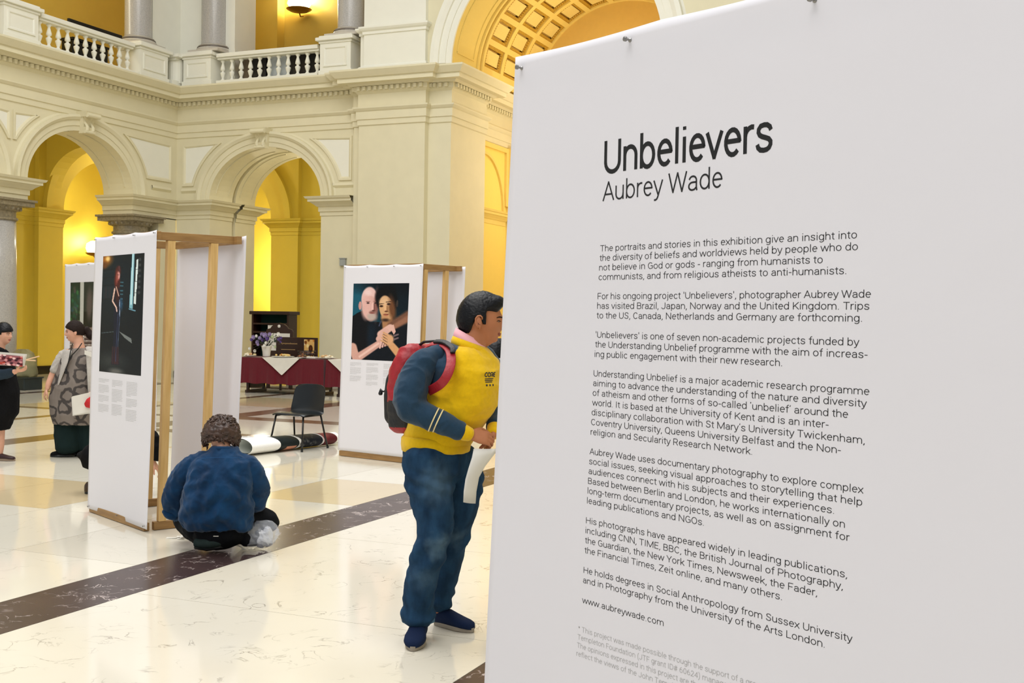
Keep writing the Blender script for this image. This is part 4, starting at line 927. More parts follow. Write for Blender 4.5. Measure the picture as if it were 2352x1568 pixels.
# ================================================================== FURNITURE AND THINGS
# ---- refreshment table
def tcloth(name, y0, y1, x0, x1, ztop, zbot, label):
    mb = MB(); n = 44; R = []
    for j in range(9):
        z = ztop-(ztop-zbot)*j/8; row = []
        per = [(x0, y0+(y1-y0)*i/n) for i in range(n+1)]+[(x0+(x1-x0)*i/10, y1) for i in range(1, 11)]+[(x1, y1-(y1-y0)*i/n) for i in range(1, n+1)]+[(x1-(x1-x0)*i/10, y0) for i in range(1, 10)]
        cx, cy = (x0+x1)/2, (y0+y1)/2
        for i, (x, y) in enumerate(per):
            d = .010+.018*j/8+.008*sin(i*.8+3*mnoise.noise(V((i*.3, 0, 1))))*j/8; vx = -1 if x == x0 else (1 if x == x1 else 0); vy = -1 if y == y0 else (1 if y == y1 else 0)
            row.append((x+vx*d, y+vy*d, z+(.01*sin(i*.7) if j == 8 else 0)))
        R.append(row)
    mb.rings(R, True, False); top = [(x0-.01, y0-.01, ztop), (x1+.01, y0-.01, ztop), (x1+.01, y1+.01, ztop), (x0-.01, y1+.01, ztop)]; mb.add(top, [(0,1,2,3)])
    return obj(name, mb, maroon, label=label, cat='tablecloth', loc=((x0+x1)/2, (y0+y1)/2, zbot))
def table(y0, y1, label):
    t = thing('trestle_table', (20.5, (y0+y1)/2, 0), label, 'table')
    obj('tabletop', MB().box((20.15, y0+.02, .715), (20.86, y1-.02, .742)), darkwood, t)
    for y in (y0+.22, y1-.22):
        for x in (20.22, 20.78): obj('leg', MB().beam((x, y, .03), (x, y, .715), .05, .05), darkwood, t)
        obj('foot', MB().beam((20.15, y, .03), (20.86, y, .03), .06, .06), darkwood, t, mods=[BEV(.01)]); obj('leg_brace', MB().beam((20.22, y, .16), (20.78, y, .16), .05, .12), darkwood, t)
table(12.82, 14.95, 'long dark trestle table under the maroon cloth, left of the two'); table(11.0, 12.70, 'dark trestle table under the right hand maroon cloth, half behind the couple stand')
tcloth('tablecloth', 12.81, 14.97, 20.12, 20.88, .750, .21, 'maroon cloth on the long left table with one white linen corner hanging down')
tcloth('tablecloth', 11.0, 12.725, 20.12, 20.88, .750, .20, 'maroon cloth on the right table, partly hidden by the couple portrait stand')
def linen_cloth(ya, yb, yap, zap, label):
    mb = MB(); x = 20.075; top = .757
    nn = 12; R0 = [(x, ya+(yb-ya)*i/nn, top) for i in range(nn+1)]; R1 = [(x+.0, (ya+(yb-ya)*i/nn)*.5+yap*.5, (top+zap)/2) for i in range(nn+1)]; R2 = [(x-.01, (ya+(yb-ya)*i/nn)*.03+yap*.97, zap) for i in range(nn+1)]
    Rb = [(20.6, ya+(yb-ya)*i/nn, top+.002) for i in range(nn+1)]; mb.rings([Rb, R0, R1, R2], False, False)
    obj('linen_overlay', mb, linen, label=label, cat='cloth', loc=(20.3, (ya+yb)/2, .757), mods=[('SOLIDIFY', dict(thickness=.003))])
linen_cloth(14.28, 13.36, 13.78, .41, 'white linen square whose corner hangs over the middle of the maroon cloth'); linen_cloth(12.68, 11.80, 12.24, .43, 'white linen square hanging over the right table, cut off by the portrait stand')
# vase and flowers
vt_ = thing('flower_vase', (20.40, 14.40, .76), 'white vase with a bouquet of lilac and white flowers on the maroon table', 'vase')
obj('vase', MB().lathe([(.075, 0), (.08, .02), (.085, .1), (.105, .21), (.11, .235), (.10, .235), (.07, .05)], (20.4, 14.4, .76), 24), mat('white_ceramic', (226, 224, 216), .3, var=.02), vt_, smooth=True)
leafm = mat('dark_leaf', (42, 62, 46), .5, var=.2, scale=30); petals = [mat('lilac_petal', (168, 150, 196), .6, var=.15, scale=40), mat('white_petal', (236, 234, 226), .6, var=.05), mat('violet_petal', (104, 78, 150), .6, var=.2, scale=40), mat('pale_green_petal', (198, 208, 170), .6, var=.1)]
rr = random.Random(5)
lf = MB()
for i in range(90):
    a = rr.uniform(0, 2*pi); b = rr.uniform(-.4, 1.3); R_ = rr.uniform(.08, .25); c = V((20.4+R_*cos(a)*cos(b), 14.4+R_*sin(a)*cos(b)*1.25, 1.10+R_*sin(b)*.8)); d = (c-V((20.4, 14.4, .98))).normalized(); sd = d.orthogonal().normalized()*.022; ln = .08
    lf.add([c-d*ln*.4, c+sd+V((0, 0, .01)), c+d*ln*.6, c-sd-V((0, 0, .01))], [(0,1,2,3)])
obj('foliage', lf, leafm, vt_, kind='stuff')
FLW = [(14.62, 1.17, .06, 0), (14.50, 1.16, .055, 0), (14.35, 1.22, .075, 0), (14.28, 1.15, .06, 2), (14.44, 1.12, .055, 2), (14.58, 1.07, .06, 0), (14.66, 1.12, .045, 2), (14.02, 1.14, .045, 2), (13.94, 1.17, .04, 2), (14.06, 1.24, .06, 1), (14.19, 1.13, .045, 1), (14.31, 1.06, .045, 1), (14.56, 1.20, .04, 1), (14.72, .93, .04, 1), (14.66, .88, .045, 1), (14.35, 1.0, .05, 1), (14.25, 1.24, .055, 0), (14.17, 1.19, .045, 3), (14.12, .98, .04, 3), (14.45, 1.24, .05, 0), (13.99, 1.09, .035, 2), (14.5, 1.02, .04, 0)]
for y, z, r, c in FLW:
    obj('stem', MB().tube([(20.4, 14.4, .95), (20.36, (y+14.4)/2, (z+1.0)/2+.04), (20.32, y, z)], .004, 5), leafm, vt_)
    mb = MB(); cx = 20.28+rr.uniform(-.05, .08); cc = V((cx, y, z))
    for ring, (n_, rad, h) in enumerate(((7, .95, 0), (6, .7, .25), (4, .35, .4))):
        for q in range(n_):
            a = 2*pi*q/n_+ring*.4; d = V((0, cos(a), sin(a))); e_ = V((0, -sin(a), cos(a))); p = cc+V((-h*r, 0, 0))
            mb.add([p, p+d*r*rad*.6+e_*r*.35+V((-r*.15, 0, 0)), p+d*r*rad+V((-r*.35, 0, 0)), p+d*r*rad*.6-e_*r*.35+V((-r*.15, 0, 0))], [(0,1,2,3)])
    mb.ico(cc+V((-.2*r, 0, 0)), r*.42); obj('flower', mb, petals[c], vt_)
# platters and snacks
def platter(y, x, label, kind, r=.20):
    t = thing('snack_platter', (x, y, .76), label, 'platter'); white = mat('white_ceramic', (226, 224, 216), .3)
    obj('plate', MB().lathe([(.02, .003), (r*.7, .004), (r, .02), (r, .026), (r*.7, .012), (.02, .01)], (x, y, .76), 24), MATS['brass'] if kind == 'gold' else white, t, smooth=True)
    q = random.Random(int(y*100)); pal = {'wrap': [(236, 200, 120), (214, 150, 70), (240, 220, 160)], 'gold': [(232, 196, 90), (240, 226, 180), (160, 130, 50)], 'dark': [(96, 60, 40), (150, 96, 60), (60, 40, 30)], 'cream': [(242, 232, 206), (236, 214, 160), (214, 170, 120)]}[kind]
    for i in range(16):
        a = q.uniform(0, 2*pi); d = r*.75*math.sqrt(q.random()); z = .79+.05*(1-d/r)*q.random()+.005; L_ = .035
        c = V((x+d*cos(a), y+d*sin(a), z)); b = q.uniform(0, pi); dv = V((cos(b), sin(b), 0))*L_
        obj('snack', MB().tube([c-dv, c-dv*.5, c+dv*.5, c+dv], [.008, .02, .021, .012], 7), mat('snack_%d_%s' % (i % 3, kind), pal[i % 3], .6, var=.1, scale=60), t, smooth=True)
platter(13.95, 20.35, 'round platter heaped with orange and yellow snacks, right of the vase', 'wrap', .24)
platter(13.40, 20.24, 'platter of brown pastries by the white card on the maroon table', 'dark', .11)
platter(12.88, 20.35, 'white plate stacked with cream coloured sandwiches on the maroon table', 'cream', .19)
platter(12.33, 20.33, 'gold rimmed platter of yellow snacks at the edge of the portrait stand', 'gold', .17)
platter(14.75, 20.3, 'small plate of pale biscuits at the left end of the maroon table', 'cream', .14)
bk_ = thing('wire_basket', (20.64, 13.56, .76), 'dark wire basket of brown food on the table, behind the pastries', 'basket')
mb = MB()
for i in range(12):
    a = 2*pi*i/12; mb.tube([(20.64+.13*cos(a), 13.56+.15*sin(a), .77), (20.64+.172*cos(a), 13.56+.198*sin(a), .90)], .005, 6)
for z, s_ in ((.77, 1), (.84, 1.18), (.90, 1.32)): mb.tube([(20.64+.13*s_*cos(2*pi*i/24), 13.56+.15*s_*sin(2*pi*i/24), z) for i in range(25)], .006, 6)
obj('wires', mb, blackm, bk_)
for i in range(9): obj('bread_roll', MB().ico((20.64+.06*cos(i*2.1), 13.56+.10*sin(i*1.7), .83+.02*(i % 3)), (.05, .06, .04)), mat('brown_bread', (92, 60, 42), .6, var=.2), bk_, smooth=True)
obj('table_card', MB().box((20.20, 13.06, .765), (20.30, 13.27, .80)), linen, label='small white card lying on the table in front of the pastries', cat='card', mods=[BEV(.004)])
# display board behind the table
bd = thing('sign_board', (21.2, 14.2, 0), 'dark brown menu board with gold script and a food picture, behind the table', 'sign')
obj('board', MB().box((21.2, 13.66, .50), (21.24, 14.72, 1.17)), darkwood, bd, mods=[BEV(.006)])
for y in (13.8, 14.6): obj('leg', MB().beam((21.22, y, 0), (21.22, y, .5), .04, .04), darkwood, bd)
gold = ink('gold_ink', (196, 160, 104)); sc_ = MB(); pts = []
for i in range(60): pts.append((21.197, 14.58-.007*i, 1.03+.012*sin(i*1.35)*(1+.8*(i % 17 == 0))+.014*(i < 8)*sin(i)))
sc_.tube(pts, .0035, 5); obj('script_lettering', sc_, gold, bd); obj('tagline', MB().box((21.197, 14.22, .895), (21.1995, 14.58, .905)), gold, bd)
pf = Paint(34, 50, (214, 170, 100))
for i in range(26): pf.ell(rng.uniform(0, 1), rng.uniform(0, 1), .12, .07, [(240, 214, 150), (120, 66, 24), (250, 236, 200), (190, 120, 50)][i % 4], .6)
pf.ell(.65, .35, .2, .14, (50, 26, 14), .3); pf.ell(.65, .33, .12, .08, (90, 48, 24), .3); pf.ell(.45, .82, .2, .13, (44, 24, 14), .3)
print_mesh('food_picture', pf, lambda u, v: V((21.197, 13.99-.26*u, 1.13-.57*v))-V((21.2, 14.2, 0)), bd)
# wooden notice board with an arched top and the cabinet behind it
nb = thing('notice_board', (21.75, 15.02, 0), 'dark wooden notice board with a carved arched top and two paper sheets', 'notice board')
mb = MB(); prof = [(-.36, .3), (-.36, 1.28), (-.33, 1.33), (-.24, 1.35), (-.20, 1.40), (-.12, 1.45), (0, 1.475), (.12, 1.45), (.20, 1.40), (.24, 1.35), (.33, 1.33), (.36, 1.28), (.36, .3)]
mb.rings([[(21.75, 15.02+a, b) for a, b in prof], [(21.80, 15.02+a, b) for a, b in prof]]); obj('board', mb, darkwood, nb, mods=[BEV(.006)])
for a in (-.16, .16): obj('paper_sheet', MB().box((21.742, 15.02+a-.13, .85), (21.748, 15.02+a+.13, 1.24)), linen, nb)
obj('rosette', MB().ico((21.745, 15.02, 1.40), (.012, .04, .04)), linen, nb)
for y in (14.72, 15.32): obj('leg', MB().beam((21.78, y, 0), (21.78, y, .32), .07, .06), darkwood, nb)
cb_ = thing('wall_cabinet', (23.0, 16.25, 0), 'dark wooden open shelf unit behind the notice board, by the arch', 'shelf unit')
obj('side_panel', MB().box((22.9, 16.55, 0), (23.25, 16.6, 1.66)), darkwood, cb_); obj('side_panel', MB().box((22.9, 15.55, 0), (23.25, 15.60, 1.66)), darkwood, cb_)
for z in (.05, .5, .92, 1.22, 1.42): obj('shelf', MB().box((22.9, 15.6, z), (23.25, 16.55, z+.04)), darkwood, cb_)
obj('crown', MB().box((22.86, 15.5, 1.66), (23.3, 16.65, 1.74)), darkwood, cb_, mods=[BEV(.015)]); obj('back_panel', MB().box((23.21, 15.6, .05), (23.25, 16.55, 1.66)), mat('green_baize', (26, 52, 44), .8), cb_)
obj('notice_card', MB().box((22.92, 15.75, 1.262), (22.93, 16.15, 1.41)), linen, label='pale card leaning on a shelf of the dark shelf unit', cat='card')

# ---- black chair
def chair():
    D = 13.75; fd = V((-.919, -.394, 0)); rr_ = V((.394, -.919, 0)); front = (rr_*(-.45)+fd*.89)  # facing left and towards the camera
    front.normalize(); side = V((-front.y, front.x, 0))
    c = V((11.975, 7.962, 0)); t = thing('stacking_chair', c, 'black plastic stacking chair on four thin metal legs beside the rolled print', 'chair')
    P = lambda f, s, z: c+front*f+side*s+V((0, 0, z))
    # shell profile: front lip -> seat -> back
    prof = [(.23, .425), (.215, .445), (.12, .452), (0, .440), (-.10, .432), (-.165, .445), (-.20, .49), (-.222, .56), (-.245, .66), (-.262, .74), (-.268, .775), (-.272, .785)]
    R = []; ns = 18
    for i, (f, z) in enumerate(prof):
        row = []; wd = .255 if i < 6 else .248-.004*(i-6)
        if i >= 10: wd -= .03*(i-9)
        if i == 0: wd -= .03
        for j in range(ns+1):
            s = -1+2*j/ns; ed = abs(s)**6
            dz = (.012*s*s-.028*ed) if i < 6 else 0; df = 0 if i < 6 else (.045*s*s+.0*ed)
            tz = -.012*abs(s)**5 if i > 8 else 0
            row.append(P(f+df, s*wd, z+dz+tz))
        R.append(row)
    mb = MB().rings(R, False, False)
    obj('seat_shell', mb, blackp, t, smooth=True, mods=[('SOLIDIFY', dict(thickness=.007, offset=0)), ('SUBSURF', dict(levels=1, render_levels=2))])
    for s in (-1, 1):
        obj('leg', MB().tube([P(.19, s*.205, .415), P(.23, s*.228, .20), P(.27, s*.25, .012)], .0115, 10), blackm, t, smooth=True)
        obj('leg', MB().tube([P(-.16, s*.205, .415), P(-.205, s*.228, .20), P(-.25, s*.25, .012)], .0115, 10), blackm, t, smooth=True)
        obj('seat_bar', MB().tube([P(.19, s*.205, .415), P(-.16, s*.205, .415)], .0115, 10), blackm, t, smooth=True)
        for f in (.27, -.25): obj('foot_cap', MB().lathe([(.015, 0), (.016, .03), (.012, .032)], P(f, s*.252, 0), 10), blackp, t)
    for f in (.12, -.12): obj('cross_bar', MB().tube([P(f, -.19, .413), P(f, .19, .413)], .009, 8), mat('chrome', (200, 200, 200), .15, metal=1), t, smooth=True)
chair()
# ---- rolled print on the floor
def rolled():
    a = V((11.06, 8.16, 0)); b = V((12.62, 7.86, 0)); ax = (b-a).normalized(); sd = V((-ax.y, ax.x, 0))
    t = thing('rolled_print', (a+b)/2, 'thick roll of large printed posters lying on the floor under the black chair', 'roll'); root = (a+b)/2
    def fn(u, v, dr=0.0):
        r = (.125-.03*u)+dr; th = 2*pi*v; e = 1.62-.6*u   # flattened, wider mouth
        L_ = (b-a).length; p = a+ax*(u*L_+(.10*(1-u))*cos(th)*0)+sd*(cos(th)*r*e)+V((0, 0, (.098-.016*u)+sin(th)*(r*.78)))
        return p
    print_mesh('outer_sheet', pic_roll(), lambda u, v: fn(u, v)-root, t)
    mb = MB(); R = []
    for i in range(9):
        u = i/8*.98+.01; R.append([fn(u, j/48, -.006) for j in range(48)])
    mb.rings(R, True, False); obj('inner_sheet', mb, mat('print_reverse', (222, 226, 220), .5, var=.02), t, smooth=True)
    R = []
    for i in range(5):
        u = i/4*.9+.05; ring = []
        for j in range(60):
            th = 2*pi*j/60*1.6; ring.append(fn(u, th/(2*pi), -.014-.018*j/60))
        R.append(ring)
    obj('spiral_layer', MB().rings(R, False, False), mat('print_reverse', (232, 234, 230), .5), t, smooth=True)
rolled()
obj('protective_film', MB().rings([[(12.1+.35*cos(a)*s, 8.95+.22*sin(a)*s, h+.012*sin(5*a+s*7)) for a in [2*pi*i/20 for i in range(20)]] for s, h in ((1, .014), (.8, .05), (.5, .07), (.15, .055))]), mat('clear_film', (240, 242, 245), .25, alpha=.5), label='crumpled clear packing film on the floor behind the roll', cat='film')
# ---- plastic bag by the crouching man
def plastic_bag():
    c = V((6.66, 4.78, 0)); t = thing('plastic_bag', c, 'clear crumpled plastic bag with white packing inside, beside the crouching man', 'bag')
    bagm = mat('clear_plastic', (235, 240, 250), .12, alpha=.30, spec=.8, bump=.5, bscale=14, coat=.5)
    mb = MB(); R = []; n = 40; r_ = CR.copy(); r_.z = 0; r_.normalize(); f_ = V((CF.x, CF.y, 0)).normalized()
    for j in range(1, 14):
        ph = pi*j/14; ring = []
        for i in range(n):
            th = 2*pi*i/n; d = V((sin(ph)*cos(th), sin(ph)*sin(th), cos(ph))); k = 1+.20*mnoise.noise(d*2.4+V((3, 1, 0)))+.10*mnoise.noise(d*6)+.05*abs(mnoise.noise(d*13))
            p = c+r_*(d.x*.168*k)+f_*(d.y*.12*k)+V((0, 0, max(.004, .100+d.z*.105*k+.012*d.x)))
            ring.append(p)
        R.append(ring)
    obj('bag_film', mb.rings(R), bagm, t, smooth=False)
    mb = MB(); R = []
    for j in range(1, 10):
        ph = pi*j/10; ring = []
        for i in range(24):
            th = 2*pi*i/24; d = V((sin(ph)*cos(th), sin(ph)*sin(th), cos(ph))); k = 1+.25*mnoise.noise(d*3+V((9, 0, 2)))+.15*mnoise.noise(d*8)
            ring.append(c+r_*(.055+d.x*.072*k)+f_*(d.y*.075*k)+V((0, 0, max(.006, .085+d.z*.07*k))))
        R.append(ring)
    obj('packing_paper', mb.rings(R), mat('white_packing', (228, 230, 238), .5, var=.05, bump=.4, bscale=60), t)
    mb = MB().box((0, 0, 0), (.05, .02, .03), lambda q: c-r_*.075-f_*.03+r_*q.x+f_*q.y+V((0, 0, .085+q.z+.3*q.x))); obj('dark_packet', mb, blackm, t)
plastic_bag()
scr = MB(); cc = V((6.70, 5.50, 0)); r_ = V((CR.x, CR.y, 0)).normalized(); f_ = V((CF.x, CF.y, 0)).normalized()
for j, (x, y, w, h, z) in enumerate(((-.07, 0, .075, .03, .004), (.0, .02, .04, .03, .012), (.03, .0, .05, .04, .02), (.05, .03, .03, .03, .026), (.02, -.03, .05, .012, .008))):
    scr.add([cc+r_*(x+a*w)+f_*(y+b*h)+V((0, 0, z*(.3+.7*((a+b) % 2))+.001)) for a, b in ((0, 0), (1, 0), (1, 1), (0, 1))], [(0,1,2,3)])
obj('paper_scraps', scr, linen, label='few white scraps of packing lying by the base of the woman portrait stand', cat='scraps', mods=[('SOLIDIFY', dict(thickness=.002))])
# ---- dark crate with clear bag far left
cr_ = thing('storage_crate', (18.2, 18.9, 0), 'dark crate on the floor by the left arch, behind the woman with the leaflet', 'crate')
obj('body', MB().box((18.0, 18.72, 0), (18.5, 19.3, .26)), mat('dark_green_plastic', (28, 40, 42), .5, var=.1), cr_, mods=[BEV(.02)]); obj('rim', MB().box((17.98, 18.70, .24), (18.52, 19.32, .27)), MATS['dark_green_plastic'], cr_, mods=[BEV(.008)])
mb = MB(); R = []
for j in range(8):
    z = .27+.58*j/7; s = (.95, 1.02, 1.04, 1.02, .98, .92, .75, .3)[j]
    R.append([(18.22+.24*s*cos(2*pi*i/20)+.02*sin(i*3+j), 18.99+.30*s*sin(2*pi*i/20)+.02*cos(i*2+j), z) for i in range(20)])
obj('refuse_sack', mb.rings(R), mat('cloudy_plastic', (150, 146, 110), .3, alpha=.65, bump=.3, bscale=14), label='cloudy translucent plastic sack standing on the dark crate', cat='sack', smooth=True)
# ================================================================== PEOPLE
Rh = V((CR.x, CR.y, 0)).normalized(); Fh = V((CF.x, CF.y, 0)).normalized(); Zv = V((0, 0, 1))
class Fig:
    """figure frame: origin on the floor, X to the right, Y away, Z up; q(px,py,dd) = measured joint position"""
    def __init__(s, depth): s.D = depth
    def q(s, px, py, dd=0.0):
        D = s.D+dd; return V((0, 0, CAMH))+CR*((px-1176)/FPX*D)-CU*((py-784)/FPX*D)+CF*D
def fuse(name, mb, m, parent, voxel=.007, smooth=6, fold=None, label=None, parts=None):
    q = wloc(parent); me = bpy.data.meshes.new('tmp'); me.from_pydata([(a-q.x, b-q.y, c-q.z) for a, b, c in mb.v], [], mb.f)
    o = bpy.data.objects.new('tmp', me); COL.objects.link(o)
    r = o.modifiers.new('r', 'REMESH'); r.mode = 'VOXEL'; r.voxel_size = voxel
    s = o.modifiers.new('s', 'SMOOTH'); s.iterations = smooth; s.factor = .5
    bpy.context.view_layer.update(); dg = bpy.context.evaluated_depsgraph_get(); ev = o.evaluated_get(dg)
    nm = bpy.data.meshes.new_from_object(ev); nm.name = name; bpy.data.objects.remove(o); bpy.data.meshes.remove(me)
    nm.materials.clear(); nm.materials.append(m)
    if fold:
        n = len(nm.vertices); co = np.empty(n*3); no = np.empty(n*3); nm.vertices.foreach_get('co', co); nm.vertices.foreach_get('normal', no); co = co.reshape(-1, 3); no = no.reshape(-1, 3)
        d = np.array([fold(V(p)+q) for p in co]); co += no*d[:, None]; nm.vertices.foreach_set('co', co.ravel())
    nm.polygons.foreach_set('use_smooth', [True]*len(nm.polygons)); nm.update()
    r_ = bpy.data.objects.new(name, nm); COL.objects.link(r_); r_.parent = parent; setp(r_, label); return r_
def paint_faces(o, mats, fn):
    """second and further materials on faces chosen by fn(world centre) -> index"""
    q = wloc(o.parent)
    for m in mats: o.data.materials.append(m)
    for p in o.data.polygons:
        k = fn(V(p.center)+q)
        if k: p.material_index = k
def limb(mb, pts, rad, n=16, squash=1.0, sdir=None):
    pts = [V(p) for p in pts]; m = len(pts)
    # densify with Catmull-Rom
    P, Rr = [], []
    for i in range(m-1):
        p0, p1, p2, p3 = pts[max(i-1, 0)], pts[i], pts[i+1], pts[min(i+2, m-1)]
        for k in range(4):
            t = k/4; P.append(.5*((2*p1)+(-p0+p2)*t+(2*p0-5*p1+4*p2-p3)*t*t+(-p0+3*p1-3*p2+p3)*t**3))
            a, b = rad[i], rad[i+1]; tt = t*t*(3-2*t); Rr.append(tuple(a[j]*(1-tt)+b[j]*tt for j in range(2)) if isinstance(a, tuple) else a*(1-tt)+b*tt)
    P.append(pts[-1]); Rr.append(rad[-1])
    # rounded ends
    d0 = (P[0]-P[1]).normalized(); d1 = (P[-1]-P[-2]).normalized(); g = lambda r, k: tuple(x*k for x in r) if isinstance(r, tuple) else r*k
    r0 = min(Rr[0]) if isinstance(Rr[0], tuple) else Rr[0]; r1 = min(Rr[-1]) if isinstance(Rr[-1], tuple) else Rr[-1]
    P = [P[0]+d0*r0*.5, P[0]+d0*r0*.3]+P+[P[-1]+d1*r1*.3, P[-1]+d1*r1*.5]; Rr = [g(Rr[0], .35), g(Rr[0], .8)]+Rr+[g(Rr[-1], .8), g(Rr[-1], .35)]
    R = []; up = None
    for i, p in enumerate(P):
        d = (P[min(i+1, len(P)-1)]-P[max(i-1, 0)]).normalized()
        if up is None: up = (V(sdir)-d*V(sdir).dot(d)).normalized() if sdir is not None else d.orthogonal().normalized()
        if sdir is not None: up = V(sdir)
        up = (up-d*up.dot(d)).normalized(); x = d.cross(up); ra, rb = Rr[i] if isinstance(Rr[i], tuple) else (Rr[i], Rr[i])
        R.append([p+up*cos(2*pi*j/n)*ra+x*sin(2*pi*j/n)*rb for j in range(n)])
    mb.rings(R); return mb
def gs(x, c, s): return math.exp(-((x-c)/s)**2)
class Head:
    def __init__(s, c, f, up=Zv, k=1.0, female=False):
        s.c = V(c); s.f = V(f).normalized(); s.u = (V(up)-s.f*V(up).dot(s.f)).normalized(); s.s = s.f.cross(s.u).normalized(); s.k = k; s.fem = female
    def r(s, az, el):
        """az 0 = front, el -pi/2..pi/2"""
        ce, se = cos(el), sin(el); x, y, z = ce*cos(az), ce*sin(az), se
        a, b, h = .098, .076, .122
        if x < 0: a = .102
        if z < 0: b *= 1-.22*min(1, -z*1.1)**1.3; a *= (1-.10*(-z) if x > 0 else 1-.30*(-z))
        r = 1/math.sqrt((x/a)**2+(y/b)**2+(z/h)**2)
        A = abs(az) if abs(az) < pi else 2*pi-abs(az)
        if x > 0:
            r += .024*gs(A, 0, .13)*gs(el, -.22, .13)+.010*gs(A, 0, .10)*gs(el, -.02, .16)   # nose and bridge
            r += .006*gs(A, 0, .32)*gs(el, .22, .12)                                       # brow
            r -= .008*gs(A, .36, .17)*gs(el, .05, .12)                                     # eye sockets
            r += .007*gs(A, 0, .22)*gs(el, -.52, .07)+.006*gs(A, 0, .22)*gs(el, -.63, .06)   # lips
            r -= .004*gs(A, 0, .3)*gs(el, -.575, .03)
            r += .013*gs(A, 0, .26)*gs(el, -.86, .14)                                      # chin
            r += .004*gs(A, .62, .22)*gs(el, -.18, .2)                                     # cheek
        return r*s.k
    def p(s, az, el, dr=0.0):
        r = s.r(az, el)+dr*s.k; ce = cos(el); return s.c+(s.f*(ce*cos(az))+s.s*(ce*sin(az))+s.u*sin(el))*r
    def skin(s, mb, na=56, ne=40):
        R = [[s.p(2*pi*j/na, -pi/2+pi*i/ne) for j in range(na)] for i in range(1, ne)]; mb.rings(R)
        for sg in (1, -1):      # ears
            c = s.p(sg*1.62, -.06, -.004); w = s.s*sg
            out = []
            for i in range(9):
                t = i/8; el_ = s.u*(.032-.064*t)*s.k; rr = .017*math.sin(pi*(.12+.80*t))*(1.15-.45*t)*s.k
                out.append((c+el_+w*(.010+.004*sin(pi*t))*s.k-s.f*(.006*(1-t))*s.k, s.f*rr, w*(.007*s.k)))
            mb.loft(out, 12)
        return mb
    def hair(s, mb, mask, thick, lump=0.0, lf=9, na=72, ne=52, el0=-1.2):
        R = []
        for i in range(ne+1):
            el = el0+(pi/2-.03-el0)*i/ne; row = []
            for j in range(na):
                az = 2*pi*j/na; A = az if az < pi else 2*pi-az; k = max(0, min(1, mask(A, el)*1.0)); k = k*k*(3-2*k); q = V((cos(el)*cos(az), cos(el)*sin(az), sin(el)))
                t = thick(A, el)*k-.012*(1-k)+lump*k*mnoise.noise(q*lf)+lump*.5*k*mnoise.noise(q*lf*2.3)
                row.append(s.p(az, el, t))
            R.append(row)
        return mb.rings(R)
    def face(s, parent, skinlip, brow, iris=(40, 26, 20), eyes=(1, -1)):
        lipm = mat('lip_%d' % skinlip[0], skinlip, .5); wm = mat('eye_white', (225, 220, 214), .25); im_ = mat('iris_dark', iris, .2); bm_ = mat('brow_%d' % brow[0], brow, .8)
        for sg in eyes:
            c = s.p(sg*.36, .035, -.008); ob = obj('eye', MB().lathe([(.002, -.0115), (.008, -.008), (.0115, 0), (.008, .008), (.002, .0115)], c, 14), wm, parent, smooth=True)
            d = (c-s.c); d.normalize(); obj('iris', MB().ico(c+s.f*.0085*s.k+s.s*sg*.001, .0052), im_, ob, smooth=True)
            R = []
            lid = MB().tube([s.p(sg*a, .035+.055*sin(pi*(a-.2)/.34), .0005) for a in (.2, .27, .36, .45, .54)], .0018, 6); obj('upper_lid', lid, bm_, parent, smooth=True)
            obj('eyebrow', MB().tube([s.p(sg*a, .20+.05*sin(pi*(a-.15)/.5), .0012) for a in (.16, .25, .36, .48, .58)], [.002, .0032, .0032, .0026, .0016], 6), bm_, parent, smooth=True)
        obj('lips', MB().tube([s.p(a, -.545-.02*abs(a), .001) for a in (-.24, -.12, 0, .12, .24)], [.002, .0042, .0050, .0042, .002], 8).tube([s.p(a, -.615+.07*abs(a), .0005) for a in (-.24, -.12, 0, .12, .24)], [.002, .0045, .0058, .0045, .002], 8), lipm, parent, smooth=True)
def hand(mb, w, d, pn, thumb_side, curl=.6, k=1.0, spread=.06):
    """w wrist, d pointing direction, pn direction the palm faces; thumb_side = unit vector from palm to thumb"""
    d = V(d).normalized(); pn = (V(pn)-d*V(pn).dot(d)).normalized(); ts = V(thumb_side); ts = (ts-d*ts.dot(d)-pn*ts.dot(pn)).normalized()
    mb.loft([(w-d*.012*k, ts*.024*k, pn*.018*k), (w+d*.018*k, ts*.033*k, pn*.016*k), (w+d*.05*k, ts*.041*k, pn*.015*k), (w+d*.082*k, ts*.041*k, pn*.012*k), (w+d*.092*k, ts*.034*k, pn*.008*k)], 16, sup=2.5)
    for i, (o, L_, r) in enumerate(((.031, .072, .0088), (.0105, .080, .0092), (-.0105, .074, .0088), (-.030, .058, .0078))):
        b = w+d*.084*k+ts*o*k; dir_ = (d+ts*(o*spread/.03)).normalized(); pts = [b]; rr = [r*k*1.05]; a = .18+curl*.25
        for seg, fr in enumerate((.45, .30, .25)):
            a2 = a+(curl*.75)*seg; v = dir_*cos(a2)+pn*sin(a2); pts.append(pts[-1]+v*L_*fr*k); rr.append(r*k*(1-.12*(seg+1)))
        limb(mb, pts, rr, 10)
    b = w+d*.025*k+ts*.026*k; t1 = b+(d*.55+ts*.55+pn*.35).normalized()*.042*k; t2 = t1+(d*.85+ts*.1+pn*.4).normalized()*.034*k; t3 = t2+(d*.9+pn*.35-ts*.1).normalized()*.024*k
    limb(mb, [b, t1, t2, t3], [.0145*k, .0125*k, .0105*k, .0085*k], 10); return mb
